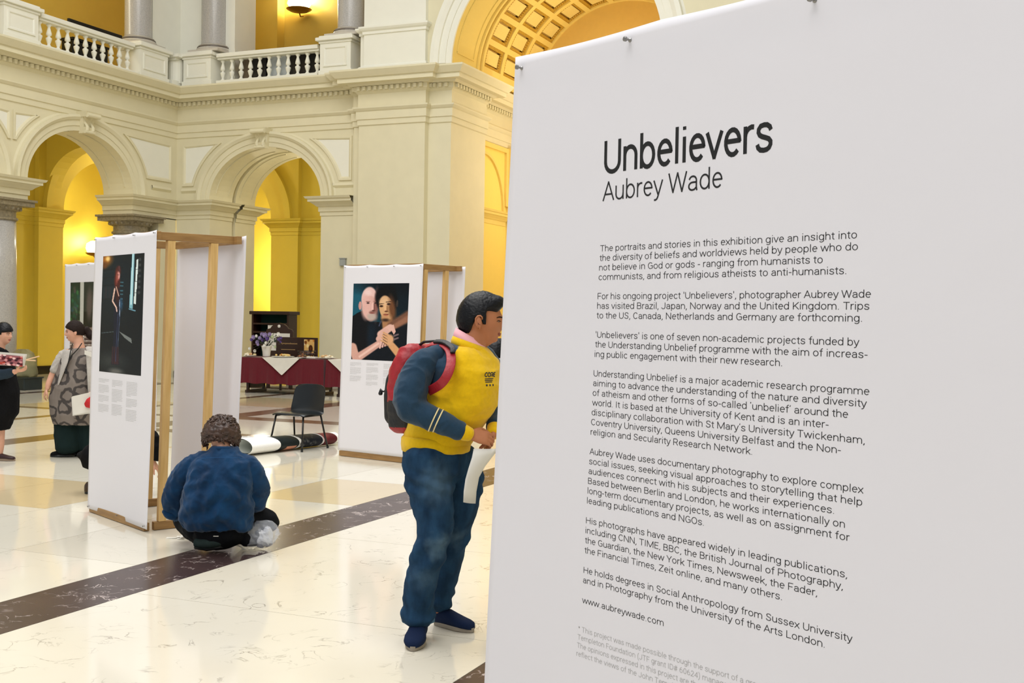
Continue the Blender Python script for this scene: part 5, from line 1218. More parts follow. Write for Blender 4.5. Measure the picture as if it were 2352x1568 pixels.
def shoe(parent, heel, toe, m, solem, w=.05, h=.075, name='shoe', ankle=None):
    heel = V(heel); toe = V(toe); d = (toe-heel); L_ = d.length; d.normalize(); s = d.cross(Zv).normalized()
    secs = []
    for t, ww, hh in ((0, .55, .75), (.06, .78, .95), (.2, .84, 1.0), (.35, .86, 1.02), (.5, .92, .86), (.68, 1.05, .68), (.83, 1.0, .58), (.94, .78, .48), (1.0, .4, .3)):
        secs.append((heel+d*L_*t+Zv*(.014+hh*h/2), s*w*ww, Zv*hh*h/2))
    up = MB().loft(secs, 20, sup=2.6); o = obj('upper', up, m, parent, smooth=True)
    R = []
    for z, g_ in ((.002, .98), (.006, 1.03), (.020, 1.03), (.024, .99)):
        ring = []
        for j in range(32):
            th = 2*pi*j/32; x = .5+.52*cos(th); wd = (.80+.25*math.exp(-((x-.72)/.22)**2)-.05)*w*g_; ring.append(heel+d*L_*x+s*sin(th)*wd*(abs(sin(th))**-.15 if abs(sin(th)) > .05 else 1)+Zv*z)
        R.append(ring)
    obj('sole', MB().rings(R), solem, parent, smooth=False); return o
skinA = mat('warm_brown_skin', (180, 116, 80), .5, var=.04, scale=30, bump=.06, bscale=300, spec=.35)
skinB = mat('pale_pink_skin', (222, 168, 142), .5, var=.04, scale=30, spec=.35)
def fold_fn(amp, f=9, st=(1, 1, 1.6), seed=0):
    s = V((seed, seed*2.3, seed*.7))
    def g(p):
        q = V((p.x*st[0], p.y*st[1], p.z*st[2]))*f+s; n = mnoise.noise(q+V((mnoise.noise(q*.5), 0, mnoise.noise(q*.7)))*1.2); return amp*(1-2.2*abs(n))+amp*.4*mnoise.noise(q*2.7)
    return g

# ------------------------------------------------------------------ the standing man with the backpack
def man():
    F = Fig(5.85); q = F.q; base = q(1000, 1440); t = thing('person', (base.x, base.y, 0), 'man in yellow and navy sweatshirt, jeans and red backpack, standing side on', 'person')
    front = (Rh*.80-Fh*.60).normalized(); lat = (Rh*-.60-Fh*.80).normalized()     # lat = towards his right, the near side
    H = Head(q(1105, 739, .02), (Rh*.99-Fh*.02), (Zv+Rh*.04), 1.09)
    b = MB(); H.skin(b)
    limb(b, [q(1098, 745, .02), q(1088, 782, .02), q(1072, 815, .02)], [.066, .070, .080], 20)
    # torso under the clothes, arms, legs
    limb(b, [q(1050, 830, .02), q(1032, 880, .02), q(1015, 950, .02), q(1002, 1020, .02)], [(.15, .10), (.16, .12), (.15, .12), (.15, .12)], 20, sdir=lat)
    limb(b, [q(985, 825, -.11), q(952, 870, -.16), q(934, 925, -.19), q(985, 958, -.20), q(1040, 980, -.20), q(1078, 995, -.19)], [.05, .048, .042, .040, .032, .026], 14)
    limb(b, [q(1108, 830, .20), q(1132, 880, .24), q(1142, 935, .22), q(1138, 975, .08), q(1133, 995, -.06)], [.05, .045, .042, .035, .027], 14)
    limb(b, [q(990, 1040, -.07), q(990, 1150, -.10), q(985, 1250, -.10), q(962, 1350, -.06), q(955, 1420, -.02)], [.08, .07, .055, .05, .04], 14)
    limb(b, [q(1035, 1040, .08), q(1062, 1150, .12), q(1040, 1250, .16), q(1015, 1340, .22), q(1008, 1400, .25)], [.08, .07, .055, .05, .04], 14)
    # clasped hands: near hand reaches right, far hand folds over it
    hand(b, q(1080, 997, -.19), (Rh*.95-Zv*.22+Fh*.12), (Fh*.75-Zv*.6), (Zv*.9+Fh*.1), .95, .98)
    hand(b, q(1133, 998, -.08), (Zv*-.80-Rh*.38-Fh*.25), (-Rh*.45-Fh*.2+Zv*.1+Fh*.1), (-Fh*.7-Rh*.3), .75, .98)
    body = fuse('body', b, skinA, t, .0048, 2)
    H.face(t, (150, 84, 70), (20, 14, 12))
    ec = H.p(-1.62, -.06, -.004)-H.s*.016 if (H.p(-1.62, 0)-H.c).dot(Fh) < 0 else H.p(1.62, -.06, -.004)+H.s*.016
    eo = (ec-H.c); eo = eo-H.u*eo.dot(H.u)-H.f*eo.dot(H.f); eo.normalize()
    helix = [(-.006, -.024), (-.012, -.012), (-.018, .004), (-.017, .020), (-.008, .031), (.004, .033), (.012, .026), (.013, .015)]
    obj('ear_rim', MB().tube([ec+H.f*a*H.k+H.u*b_*H.k+eo*.003 for a, b_ in helix], [.0055, .0042, .0042, .0044, .0046, .0044, .004, .003], 8), skinA, t, smooth=True)
    obj('ear_hollow_shade', MB().tube([ec+H.f*a*H.k+H.u*b_*H.k+eo*.0012 for a, b_ in ((-.008, .020), (-.008, .006), (-.003, -.006), (.005, -.010))], [.003, .005, .006, .004], 8), mat('ear_hollow_shade', (118, 64, 46), .7), t, smooth=True)  # darker skin-toned tube, shade inside the ear put in as colour
    hb = MB()
    def mask(A, el):
        if A < 1.15: line = .62-.10*gs(A, .5, .3)
        elif A < 1.5: line = .62-(A-1.15)/.35*.75
        elif A < 1.85: line = .20
        else: line = .12-(A-1.85)/.5*.85
        line = max(line, -.72)
        if 1.22 < A < 1.45: line = min(line, -.16)
        return (el-line)/.14+.5
    H.hair(hb, mask, lambda A, el: .009+.014*max(0, sin(el))*(1.1-.2*A)+.024*gs(A, 0, .75)*gs(el, .80, .25)+.006*gs(A, 3.1, 1.0), .0015, 14, 160, 110)
    hairm = mat('black_hair', (13, 14, 19), .36, var=.2, scale=6, stretch=(12, 12, 60), bump=.18, bscale=8, spec=.22)
    obj('hair', hb, hairm, t, smooth=True)
    # sweatshirt body
    yel = mat('yellow_jersey', (232, 188, 12), .85, var=.05, scale=60, bump=.12, bscale=220, sheen=.2); navy = mat('navy_jersey', (36, 62, 84), .85, var=.06, scale=60, bump=.12, bscale=220, sheen=.2)
    pink = mat('pink_shirt', (238, 176, 184), .7, var=.03); red = mat('red_nylon', (168, 26, 38), .5, var=.1, scale=30, bump=.2, bscale=40); black = mat('black_nylon', (18, 18, 22), .55, var=.1, bump=.2, bscale=60)
    sw = MB(); sec = []
    def S(px, py, hw, dr, dd=.02): c = q(px, py, dd); sec.append((c, front*(hw/453*.93)+V((0, 0, 0)), lat*dr))
    for a in ((1001, 1034, 80, .150), (1003, 1022, 84, .155), (1010, 1000, 92, .165), (1027, 965, 102, .175), (1042, 925, 110, .180), (1051, 885, 108, .185), (1054, 850, 103, .19), (1054, 825, 88, .185), (1060, 808, 64, .145), (1068, 797, 42, .10)): S(*a)
    sw.loft(sec, 32, sup=2.25)
    fn1 = fold_fn(.009, 5.5, (1, 1, 1.6), 3); fn2 = fold_fn(.0035, 13, (1, 1, 1.6), 5)
    def rings_fold(p):
        z = p.z; a = .0; u = (p-q(1040, 900)).dot(front)
        a += .011*sin(52*z+14*u+3*mnoise.noise(p*6))*max(0, min(1, (z-1.22)*6))*max(0, 1-abs(u-.02)*4.5)     # creases from the strap
        a += .011*sin(40*z-6*u+2*mnoise.noise(p*5))*gs(z, .985, .06); a += .010*sin(95*(z-1.0)+9*u)*gs(z, .965, .022); kf = max(0, min(1, (z-1.07)*9)); return (a+fn1(p)+fn2(p))*kf
    body_sw = fuse('sweatshirt_body', sw, yel, t, .007, 4, rings_fold)
    ra, rb_ = q(1054, 797), q(1006, 888)
    def raglan(p):
        z = p.z
        if z < rb_.z: return 0
        f_ = (z-rb_.z)/(ra.z-rb_.z); lim = (rb_.dot(Rh))*(1-f_)+ra.dot(Rh)*f_; return 1 if p.dot(Rh) < lim else 0
    paint_faces(body_sw, [navy], raglan)
    hm = MB(); c0 = q(1001, 1024, .02); R = []
    for z, g_ in ((.052, .985), (.044, 1.03), (.01, 1.045), (-.020, 1.02), (-.028, .97)):
        R.append([c0+Zv*z+front*(.174*g_)*cos(2*pi*j/64)*(1.0)+lat*(.166*g_)*sin(2*pi*j/64)+V((0, 0, 0)) for j in range(64)])
    obj('hem_rib', hm.rings(R), yel, t, smooth=True)
    # raglan sleeves
    sl = MB(); limb(sl, [q(1034, 806, -.03), q(1004, 816, -.08), q(972, 836, -.12), q(954, 868, -.15), q(942, 905, -.175), q(943, 932, -.19), q(973, 953, -.20), q(1012, 969, -.205), q(1048, 986, -.205), q(1060, 990, -.205)], [.028, .050, .070, .076, .080, .077, .062, .054, .046, .043], 20)
    sl_ = fuse('sleeve', sl, navy, t, .006, 5, fold_fn(.006, 9, (1.3, 1.3, 1.3), 8), label='navy raglan sleeve with two cream stripes')
    w0, w1 = q(1000, 962, -.205), q(1068, 993, -.205); ad = (w1-w0).normalized()
    cream = mat('cream_stripe', (232, 214, 160), .8, var=0)
    def stripe(p):
        u = (p-w0).dot(ad)
        if (p-w0).length > .3: return 0
        return 1 if (-.004 < u < .003 or .014 < u < .021) else 0
    from mathutils.bvhtree import BVHTree
    sw0 = wloc(sl_); sbv = BVHTree.FromPolygons([v.co+sw0 for v in sl_.data.vertices], [tuple(f.vertices) for f in sl_.data.polygons]); up = (Zv-ad*Zv.dot(ad)).normalized(); x_ = ad.cross(up)
    for off in (-.006, .016):
        R = []
        for dz in (-.0038, -.0025, .0025, .0038):
            ring = []
            for j in range(40):
                dr = up*cos(2*pi*j/40)+x_*sin(2*pi*j/40); c = w0+ad*(off+dz); h = sbv.ray_cast(c+dr*.14, -dr)[0]; ring.append((h if h is not None else c+dr*.06)+dr*(.0028 if abs(dz) < .003 else -.002))
            R.append(ring)
        obj('sleeve_stripe', MB().rings(R, True, False), cream, t, smooth=True)
    obj('cuff', limb(MB(), [q(1052, 987, -.205), q(1066, 993, -.20), q(1080, 998, -.195)], [.042, .040, .034], 18), yel, t, smooth=True)
    s2_ = MB(); limb(s2_, [q(1085, 806, .08), q(1112, 822, .18), q(1134, 870, .24), q(1145, 930, .22), q(1140, 962, .10), q(1136, 980, -.02)], [.04, .062, .066, .062, .050, .042], 18)
    fuse('sleeve', s2_, navy, t, .008, 4, fold_fn(.005, 9, (1, 1, 1), 4)); obj('cuff', limb(MB(), [q(1136, 982, -.03), q(1134, 996, -.07)], [.039, .035], 18), yel, t, smooth=True)
    # neckband and pink collar
    ctr = q(1080, 795, .02); nr = MB(); R = []
    for dz, g_ in ((.014, .93), (.018, 1.0), (.0, 1.08), (-.016, 1.10), (-.018, 1.0)):
        R.append([ctr+(Rh*cos(a)*.086+Fh*sin(a)*.080)*g_+Zv*(dz-.030*cos(a)+.0*sin(a)) for a in [2*pi*j/48 for j in range(48)]])
    obj('neck_rib', nr.rings(R, True, False), yel, t, smooth=True, mods=[('SOLIDIFY', dict(thickness=.006))])
    cl = MB(); R = []
    for dz, g_ in ((-.012, 1.02), (.018, .98), (.046, .92), (.048, .96), (.022, 1.08), (-.016, 1.20)):
        R.append([ctr+Zv*.004+(Rh*cos(a)*.076+Fh*sin(a)*.072)*g_+Zv*(dz-.040*cos(a)) for a in [.22+(2*pi-.44)*j/44 for j in range(45)]])
    obj('shirt_collar', cl.rings(R, False, False), pink, t, smooth=True, mods=[('SOLIDIFY', dict(thickness=.003))])
    for sg in (1, -1): obj('collar_point', MB().add([ctr+Rh*.075+Fh*sg*-.004-Zv*.026, ctr+Rh*.060+Fh*-sg*.048-Zv*.006, ctr+Rh*.090+Fh*-sg*.060-Zv*.058], [(0,1,2)]), pink, t, mods=[('SOLIDIFY', dict(thickness=.004))])
    # printed chest mark
    from mathutils.bvhtree import BVHTree
    bw_ = wloc(body_sw); bvh = BVHTree.FromPolygons([v.co+bw_ for v in body_sw.data.vertices], [tuple(f.vertices) for f in body_sw.data.polygons])
    inkm = ink('navy_print', (28, 34, 46)); ex = (Rh*.80+Fh*.60).normalized(); nrm = (Rh*.60-Fh*.80).normalized(); oq = q(1146, 868, -.25)
    def mark(pts2, fs, nm):
        out = []
        for x, y in pts2:
            o_ = oq+ex*x+Zv*y+nrm*.3; h = bvh.ray_cast(o_, -nrm)[0]; out.append((h if h is not None else oq+ex*x+Zv*y)+nrm*.0012)
        obj(nm, MB().add(out, fs), inkm, t)
    vs, fs, wd = stroke_text('CORE', .027, .17, None); mark([(x*1.15, y*1.1) for x, y in vs], fs, 'chest_lettering')
    for i in range(3): a = .064-.006*i; mark([(k*a/8, -.012-.008*i+z) for z in (0, .0042) for k in range(9)], [(k, k+1, k+10, k+9) for k in range(8)], 'chest_line')
    for i in range(3): mark([(.004+i*.022+a, b_-.046) for a, b_ in ((0, 0), (.010, 0), (.010, .009), (0, .009))], [(0,1,2,3)], 'chest_line')
    # jeans
    denim = mat('blue_denim', (38, 70, 100), .85, var=.14, scale=11, bump=.25, bscale=260, col2=(22, 46, 70), stretch=(1.6, 1.6, .7)); den2 = mat('faded_denim', (84, 118, 146), .85, var=.1, scale=18, bump=.2, bscale=300, col2=(46, 80, 112))
    nt = denim.node_tree; bs = nt.nodes['Principled BSDF']; src = bs.inputs['Base Color'].links[0].from_socket; tcn = nt.nodes.new('ShaderNodeTexCoord')
    for pt_, r_, op in ((q(1010, 1258, -.20), .10, .5), (q(1012, 1110, -.20), .16, .30), (q(975, 1330, -.15), .10, .18), (q(1050, 1240, .05), .09, .3)):
        sb = nt.nodes.new('ShaderNodeVectorMath'); sb.operation = 'DISTANCE'; sb.inputs[1].default_value = pt_-wloc(t); nt.links.new(tcn.outputs['Object'], sb.inputs[0]); nzz = nt.nodes.new('ShaderNodeTexNoise'); nzz.inputs['Scale'].default_value = 22; nt.links.new(tcn.outputs['Object'], nzz.inputs[0])
        ad_ = nt.nodes.new('ShaderNodeMath'); ad_.operation = 'MULTIPLY_ADD'; ad_.inputs[1].default_value = .08; nt.links.new(nzz.outputs[0], ad_.inputs[0]); nt.links.new(sb.outputs['Value'], ad_.inputs[2])
        mr = nt.nodes.new('ShaderNodeMapRange'); mr.interpolation_type = 'SMOOTHSTEP'; mr.inputs[1].default_value = r_+.04; mr.inputs[2].default_value = .03; mr.inputs[3].default_value = 0; mr.inputs[4].default_value = op; nt.links.new(ad_.outputs[0], mr.inputs[0])
        mx = nt.nodes.new('ShaderNodeMixRGB'); nt.links.new(mr.outputs[0], mx.inputs[0]); nt.links.new(src, mx.inputs[1]); mx.inputs[2].default_value = (*lin((120, 150, 170)), 1); src = mx.outputs[0]
    nt.links.new(src, bs.inputs['Base Color'])
    j = MB(); sec = []
    limb(j, [q(1001, 1018, .02), q(1003, 1050, .02), q(1012, 1085, .02)], [(.160, .155), (.172, .165), (.160, .150)], 28, sdir=lat)
    limb(j, [q(985, 1050, -.05), q(986, 1100, -.07), q(992, 1150, -.09), q(1000, 1200, -.10), q(990, 1250, -.10), q(972, 1310, -.08), q(962, 1370, -.05), q(961, 1420, -.02)], [.130, .120, .104, .090, .082, .077, .074, .080], 24)
    limb(j, [q(1040, 1050, .06), q(1060, 1100, .09), q(1056, 1150, .12), q(1044, 1210, .15), q(1034, 1260, .17), q(1022, 1320, .20), q(1012, 1370, .23), q(1007, 1392, .245)], [.115, .110, .098, .086, .080, .068, .060, .052], 24)
    jn = fold_fn(.004, 5.5, (1.2, 1.2, .6), 5); jn2 = fold_fn(.004, 13, (1, 1, 1), 15)
    def jf(p):
        w_ = (p-q(990, 1100)).dot(Rh)
        a = .008*sin(64*p.z+22*w_+4*mnoise.noise(p*6))*gs(p.z, .80, .08)+.008*sin(52*p.z-12*w_+4*mnoise.noise(p*8))*gs(p.z, .45, .075)+.008*sin(70*p.z+10*w_+3*mnoise.noise(p*8))*gs(p.z, .12, .08); return a+jn(p)+jn2(p)
    jo = fuse('jeans', j, denim, t, .0075, 4, jf)
    # side seam and pocket stitching
    obj('trouser_hem', MB().rings([[q(961, 1421, -.02)+Zv*dz+(Rh*cos(a)*.084+Fh*sin(a)*.084) for a in [2*pi*k/32 for k in range(32)]] for dz in (-.010, .012)], True, False), den2, t, smooth=True, mods=[('SOLIDIFY', dict(thickness=.005))])
    # shoes
    sm = mat('navy_canvas', (22, 36, 66), .8, var=.08, bump=.2, bscale=200); so = mat('grey_rubber', (150, 140, 126), .7, var=.08)
    fl0 = lambda px, py, dd: (lambda a: V((a.x, a.y, 0)))(q(px, py, dd))
    n_heel = fl0(966, 1425, .04); n_toe = fl0(948, 1480, -.235)
    sh = obj('shoe', MB().ico(n_heel+Zv*.03, .01), so, t); shoe(sh, n_heel, n_toe, sm, so, .052, .085)
    f_heel = fl0(1000, 1400, .27); f_toe = fl0(1086, 1440, .12)
    sh = obj('shoe', MB().ico(f_heel+Zv*.03, .01), so, t); shoe(sh, f_heel, f_toe, sm, so, .047, .080)
    # backpack: body, front pocket, base, straps, handle, toggle
    bp = thing('backpack', (base.x, base.y, 0), 'red and black backpack worn by the man in the yellow sweatshirt', 'backpack')
    back = -front; bm = MB(); cc = q(953, 890, .12); secs = []
    for z, hb, hl in ((-.225, .06, .12), (-.20, .085, .145), (-.12, .098, .155), (0, .098, .155), (.10, .088, .15), (.17, .070, .135), (.21, .045, .11), (.225, .02, .07)): secs.append((cc+Zv*z+front*(.018 if z > .12 else 0), back*hb, lat*hl))
    bo = fuse('pack_body', bm.loft(secs, 28, sup=2.8), red, bp, .009, 4, fold_fn(.006, 9, (1, 1, 1), 6))
    paint_faces(bo, [black], lambda p: 1 if ((p-cc).dot(Zv) < -.075+.10*max(-.5, (p-cc).dot(back)*6)*0+.03*mnoise.noise(p*4) and (p-cc).dot(Zv) > -.195) else 0)
    pk = MB(); pc = cc+back*.085-Zv*.04; pk.loft([(pc+Zv*z, back*hb, lat*hl) for z, hb, hl in ((-.15, .03, .10), (-.12, .045, .12), (0, .048, .125), (.09, .036, .115), (.13, .02, .09))], 24, sup=2.8)
    fuse('front_pocket', pk, black, bp, .009, 4)
    def strap(pts, w, m_, nm, th=.008):
        mb = MB(); P0 = [V(p) for p in pts]; P = []; R = []
        for i in range(len(P0)-1):
            a0, a1, a2, a3 = P0[max(i-1, 0)], P0[i], P0[i+1], P0[min(i+2, len(P0)-1)]
            for k in range(6): u_ = k/6; P.append(.5*((2*a1)+(-a0+a2)*u_+(2*a0-5*a1+4*a2-a3)*u_*u_+(-a0+3*a1-3*a2+a3)*u_**3))
        P.append(P0[-1])
        for i, p in enumerate(P):
            d = (P[min(i+1, len(P)-1)]-P[max(i-1, 0)]).normalized(); c_ = (p-q(1040, 870, .02)); c_ = (c_-d*c_.dot(d)).normalized(); s_ = d.cross(c_)
            R.append([p+s_*w+c_*0, p+s_*w+c_*th, p-s_*w+c_*th, p-s_*w+c_*0])
        return obj(nm, mb.rings(R), m_, bp, smooth=True, mods=[BEV(.003, 2)])
    strap([q(962, 818, .02), q(985, 795, -.02), q(1012, 790, -.07), q(1032, 804, -.15), q(1036, 832, -.22), q(1028, 860, -.255), q(1012, 882, -.24), q(985, 898, -.15)], .023, red, 'shoulder_strap')
    strap([q(1000, 787, -.045), q(1020, 788, -.10), q(1038, 800, -.165), q(1040, 812, -.19)], .013, black, 'strap_webbing', .014)
    strap([q(1090, 800, .10), q(1118, 808, .06), q(1132, 832, .0), q(1141, 865, -.03), q(1142, 900, -.02)], .020, black, 'shoulder_strap'); strap([q(1112, 806, .05), q(1128, 826, -.01), q(1138, 856, -.045)], .007, red, 'strap_trim', .014)
    obj('carry_handle', MB().tube([q(948, 812, .12), q(956, 797, .09), q(974, 785, .05), q(1000, 783, .0), q(1012, 790, -.04)], .007, 8), black, bp, smooth=True)
    obj('toggle', MB().tube([q(889, 896, .16), q(880, 899, .16), q(872, 896, .16)], [.006, .004, .012], 8).ico(q(874, 903, .16), .012), black, bp, smooth=True)
    # leaflet held in the clasped hands: a thing of its own
    lf_ = MB(); L1 = [(1088, 1030), (1084, 1050), (1076, 1075), (1069, 1100), (1065, 1128), (1064, 1153)]; R1 = [(1143, 1030), (1136, 1042), (1114, 1070), (1100, 1096), (1094, 1128), (1092, 1156)]
    R = []
    for k, (a, b_) in enumerate(zip(L1, R1)):
        d0 = -.21-.02*sin(k*.6); pa = q(a[0], a[1], d0-.01*k*.4); pb = q(b_[0], b_[1], d0+.05); R.append([pa+(pb-pa)*i/6-Fh*.012*sin(pi*i/6) for i in range(7)])
    obj('leaflet', lf_.rings(R, False, False), mat('leaflet_paper', (226, 224, 218), .6, var=.02), label='white leaflet curling down from the clasped hands of the man', cat='leaflet', smooth=True, mods=[('SOLIDIFY', dict(thickness=.0012))], loc=tuple(q(1085, 1100, -.2)))
man()

# ------------------------------------------------------------------ the crouching man in the blue shirt
def croucher():
    F = Fig(7.92); q = F.q; base = q(525, 1240); t = thing('person', (base.x, base.y, 0), 'man with curly brown hair and dark blue shirt crouching with his back turned', 'person')
    H = Head(q(508, 1005, .10), (Fh*.86-Zv*.40-Rh*.12), (Zv*.86+Fh*.40), 1.0); b = MB(); H.skin(b, 40, 28)
    limb(b, [q(509, 1008, .08), q(512, 1030, .035), q(512, 1056, .03)], [.058, .052, .055], 18)
    limb(b, [q(512, 1068, .02), q(505, 1120, .0), q(500, 1190, .02)], [(.12, .06), (.15, .08), (.14, .09)], 20, sdir=Rh)
    limb(b, [q(436, 1074, .02), q(408, 1115, .04), q(400, 1155, .09), q(430, 1188, .28)], [.04, .035, .032, .028], 12); limb(b, [q(584, 1080, .02), q(592, 1115, .05), q(588, 1155, .12), q(562, 1180, .30)], [.04, .035, .032, .028], 12)
    hand(b, q(432, 1190, .31), (Fh+Rh*.4), (-Zv+Rh*.2), Rh, .6, .95); hand(b, q(558, 1180, .33), (Fh-Rh*.4), (-Zv), -Rh, .6, .95)
    fuse('body', b, skinB, t, .0075, 3)
    hm = mat('dark_brown_curls', (74, 50, 38), .5, var=.3, scale=30, bump=.25, bscale=50); hb = MB()
    H.hair(hb, lambda A, el: (el-(.45 if A < 1.0 else (.0 if A < 1.7 else -.55)))/.2+.5, lambda A, el: .032+.016*gs(A, 1.7, .8)+.012*gs(el, .1, .5),  .012, 6, 96, 64)
    obj('hair', hb, hm, t, smooth=True); r = random.Random(11); cu = MB()
    for i in range(260):
        az = r.uniform(1.0, 2*pi-1.0); el = r.uniform(-.45, 1.25); p = H.p(az, el, .040+.012*gs(min(az, 2*pi-az), 1.7, .7)); d = (p-H.c).normalized(); s_ = d.orthogonal().normalized(); s2 = d.cross(s_); ph = r.uniform(0, 6.28); rd = r.uniform(.008, .017)
        cu.tube([p-d*.02+(s_*cos(ph+a)+s2*sin(ph+a))*rd+d*.006*a-Zv*.003*a*(1 if el < .4 else 0) for a in (0, .9, 1.8, 2.7, 3.6, 4.5)], [.009, .011, .010, .009, .006, .002], 7)
    obj('curls', cu, hm, t, kind='stuff', smooth=True)
    blue = mat('dark_blue_cotton', (18, 60, 98), .85, var=.12, scale=9, bump=.15, bscale=160, col2=(12, 42, 72), sheen=.15)
    s = MB(); secs = []
    for px, py, hw, dr, dd in ((500, 1212, 74, .140, .0), (498, 1192, 84, .160, .0), (498, 1160, 80, .165, -.02), (502, 1125, 74, .155, -.03), (506, 1090, 74, .145, -.02), (510, 1062, 70, .120, 0), (512, 1046, 52, .10, .02), (513, 1036, 36, .08, .025), (513, 1027, 30, .065, .03)): secs.append((q(px, py, dd), Rh*hw/331, Fh*dr))
    s.loft(secs, 32, sup=2.2)
    limb(s, [q(475, 1052, .02), q(440, 1074, .02), q(408, 1112, .04), q(397, 1155, .08), q(412, 1180, .16), q(430, 1188, .24)], [.055, .074, .072, .066, .052, .044], 20)
    limb(s, [q(548, 1054, .02), q(576, 1076, .02), q(592, 1112, .05), q(588, 1150, .10), q(570, 1172, .22), q(560, 1178, .28)], [.055, .072, .070, .066, .050, .042], 20)
    c0 = q(505, 1080, -.15); cf1 = fold_fn(.009, 6.5, (1.6, 1.6, .6), 2); cf2 = fold_fn(.005, 15, (1, 1, 1), 7)
    def ff(p):
        u = (p-c0).dot(Rh); z = (p-c0).z; a = .014*sin(38*(abs(u)*.75+z)+4*mnoise.noise(p*5))*gs(u, 0, .26)*max(0, min(1, (-z+.02)*9)); return a+cf1(p)+cf2(p)
    fuse('shirt', s, blue, t, .0080, 3, ff)
    limb2 = MB(); limb(limb2, [q(378, 1172, .06), q(388, 1182, .07), q(402, 1184, .1)], [.022, .03, .035], 12); obj('open_cuff', limb2, blue, t, smooth=True)
    cm = MB(); ctr = q(512, 1030, .02); R = []
    for dz, g_ in ((-.022, 1.22), (.006, 1.12), (.018, 1.06), (.0, 1.06)): R.append([ctr+(Rh*cos(a)*.070+Fh*sin(a)*.060)*g_+Zv*(dz+.006*sin(a)*-1) for a in [2*pi*k/40 for k in range(40)]])
    obj('collar', cm.rings(R, True, False), blue, t, smooth=True, mods=[('SOLIDIFY', dict(thickness=.004))])
    obj('yoke_seam', MB().tube([q(455, 1056, -.075), q(480, 1051, -.10), q(512, 1050, -.105), q(546, 1051, -.10), q(570, 1057, -.075)], .0018, 5), mat('seam_blue', (40, 80, 124), .8), t)
    obj('collar_tag', MB().box((-.006, -.002, -.002), (.006, .002, .003), lambda p: q(508, 1026, -.035)+Rh*p.x+Fh*p.y+Zv*p.z), linen, t)
    tr = mat('black_trousers', (20, 22, 26), .85, var=.1, bump=.1, bscale=100); g = MB()
    limb(g, [q(470, 1210, .02), q(498, 1222, .02), q(540, 1212, .02)], [.11, .125, .11], 20)
    limb(g, [q(545, 1212, .05), q(585, 1190, .16), q(612, 1195, .20), q(622, 1206, .22)], [.10, .085, .075, .066], 18); limb(g, [q(612, 1200, .20), q(590, 1224, .10), q(560, 1238, .02)], [.07, .055, .05], 16)
    limb(g, [q(460, 1212, .05), q(430, 1195, .22), q(428, 1200, .34)], [.10, .09, .075], 18); limb(g, [q(428, 1205, .34), q(440, 1222, .18), q(465, 1240, .02)], [.065, .055, .05], 16)
    fuse('trousers', g, tr, t, .0085, 3, fold_fn(.006, 9, (1, 1, 1), 1))
    sm = mat('dark_green_suede', (44, 56, 54), .9, var=.12, scale=40); k = MB()
    limb(k, [q(452, 1246, -.05), q(478, 1247, -.06), q(505, 1243, -.04), q(532, 1238, .02)], [(.036, .042), (.040, .05), (.038, .048), (.030, .04)], 18, sdir=Zv)
    fuse('shoe', k, sm, t, .007, 3); obj('shoe_sole', MB().tube([q(447, 1256, -.06), q(475, 1260, -.07), q(505, 1256, -.06), q(535, 1249, .0)], [.012, .016, .014, .010], 8), blackp, t, smooth=True)
    k = MB(); limb(k, [q(560, 1244, .10), q(585, 1243, .10), q(605, 1238, .12)], [(.03, .04), (.034, .045), (.03, .04)], 16, sdir=Zv); fuse('shoe', k, sm, t, .008, 2)
    obj('belt_tab', MB().box((-.017, -.003, -.002), (.017, .003, .002), lambda p: q(496, 1231, -.135)+Rh*p.x+Fh*p.y+Zv*p.z), linen, t)
croucher()

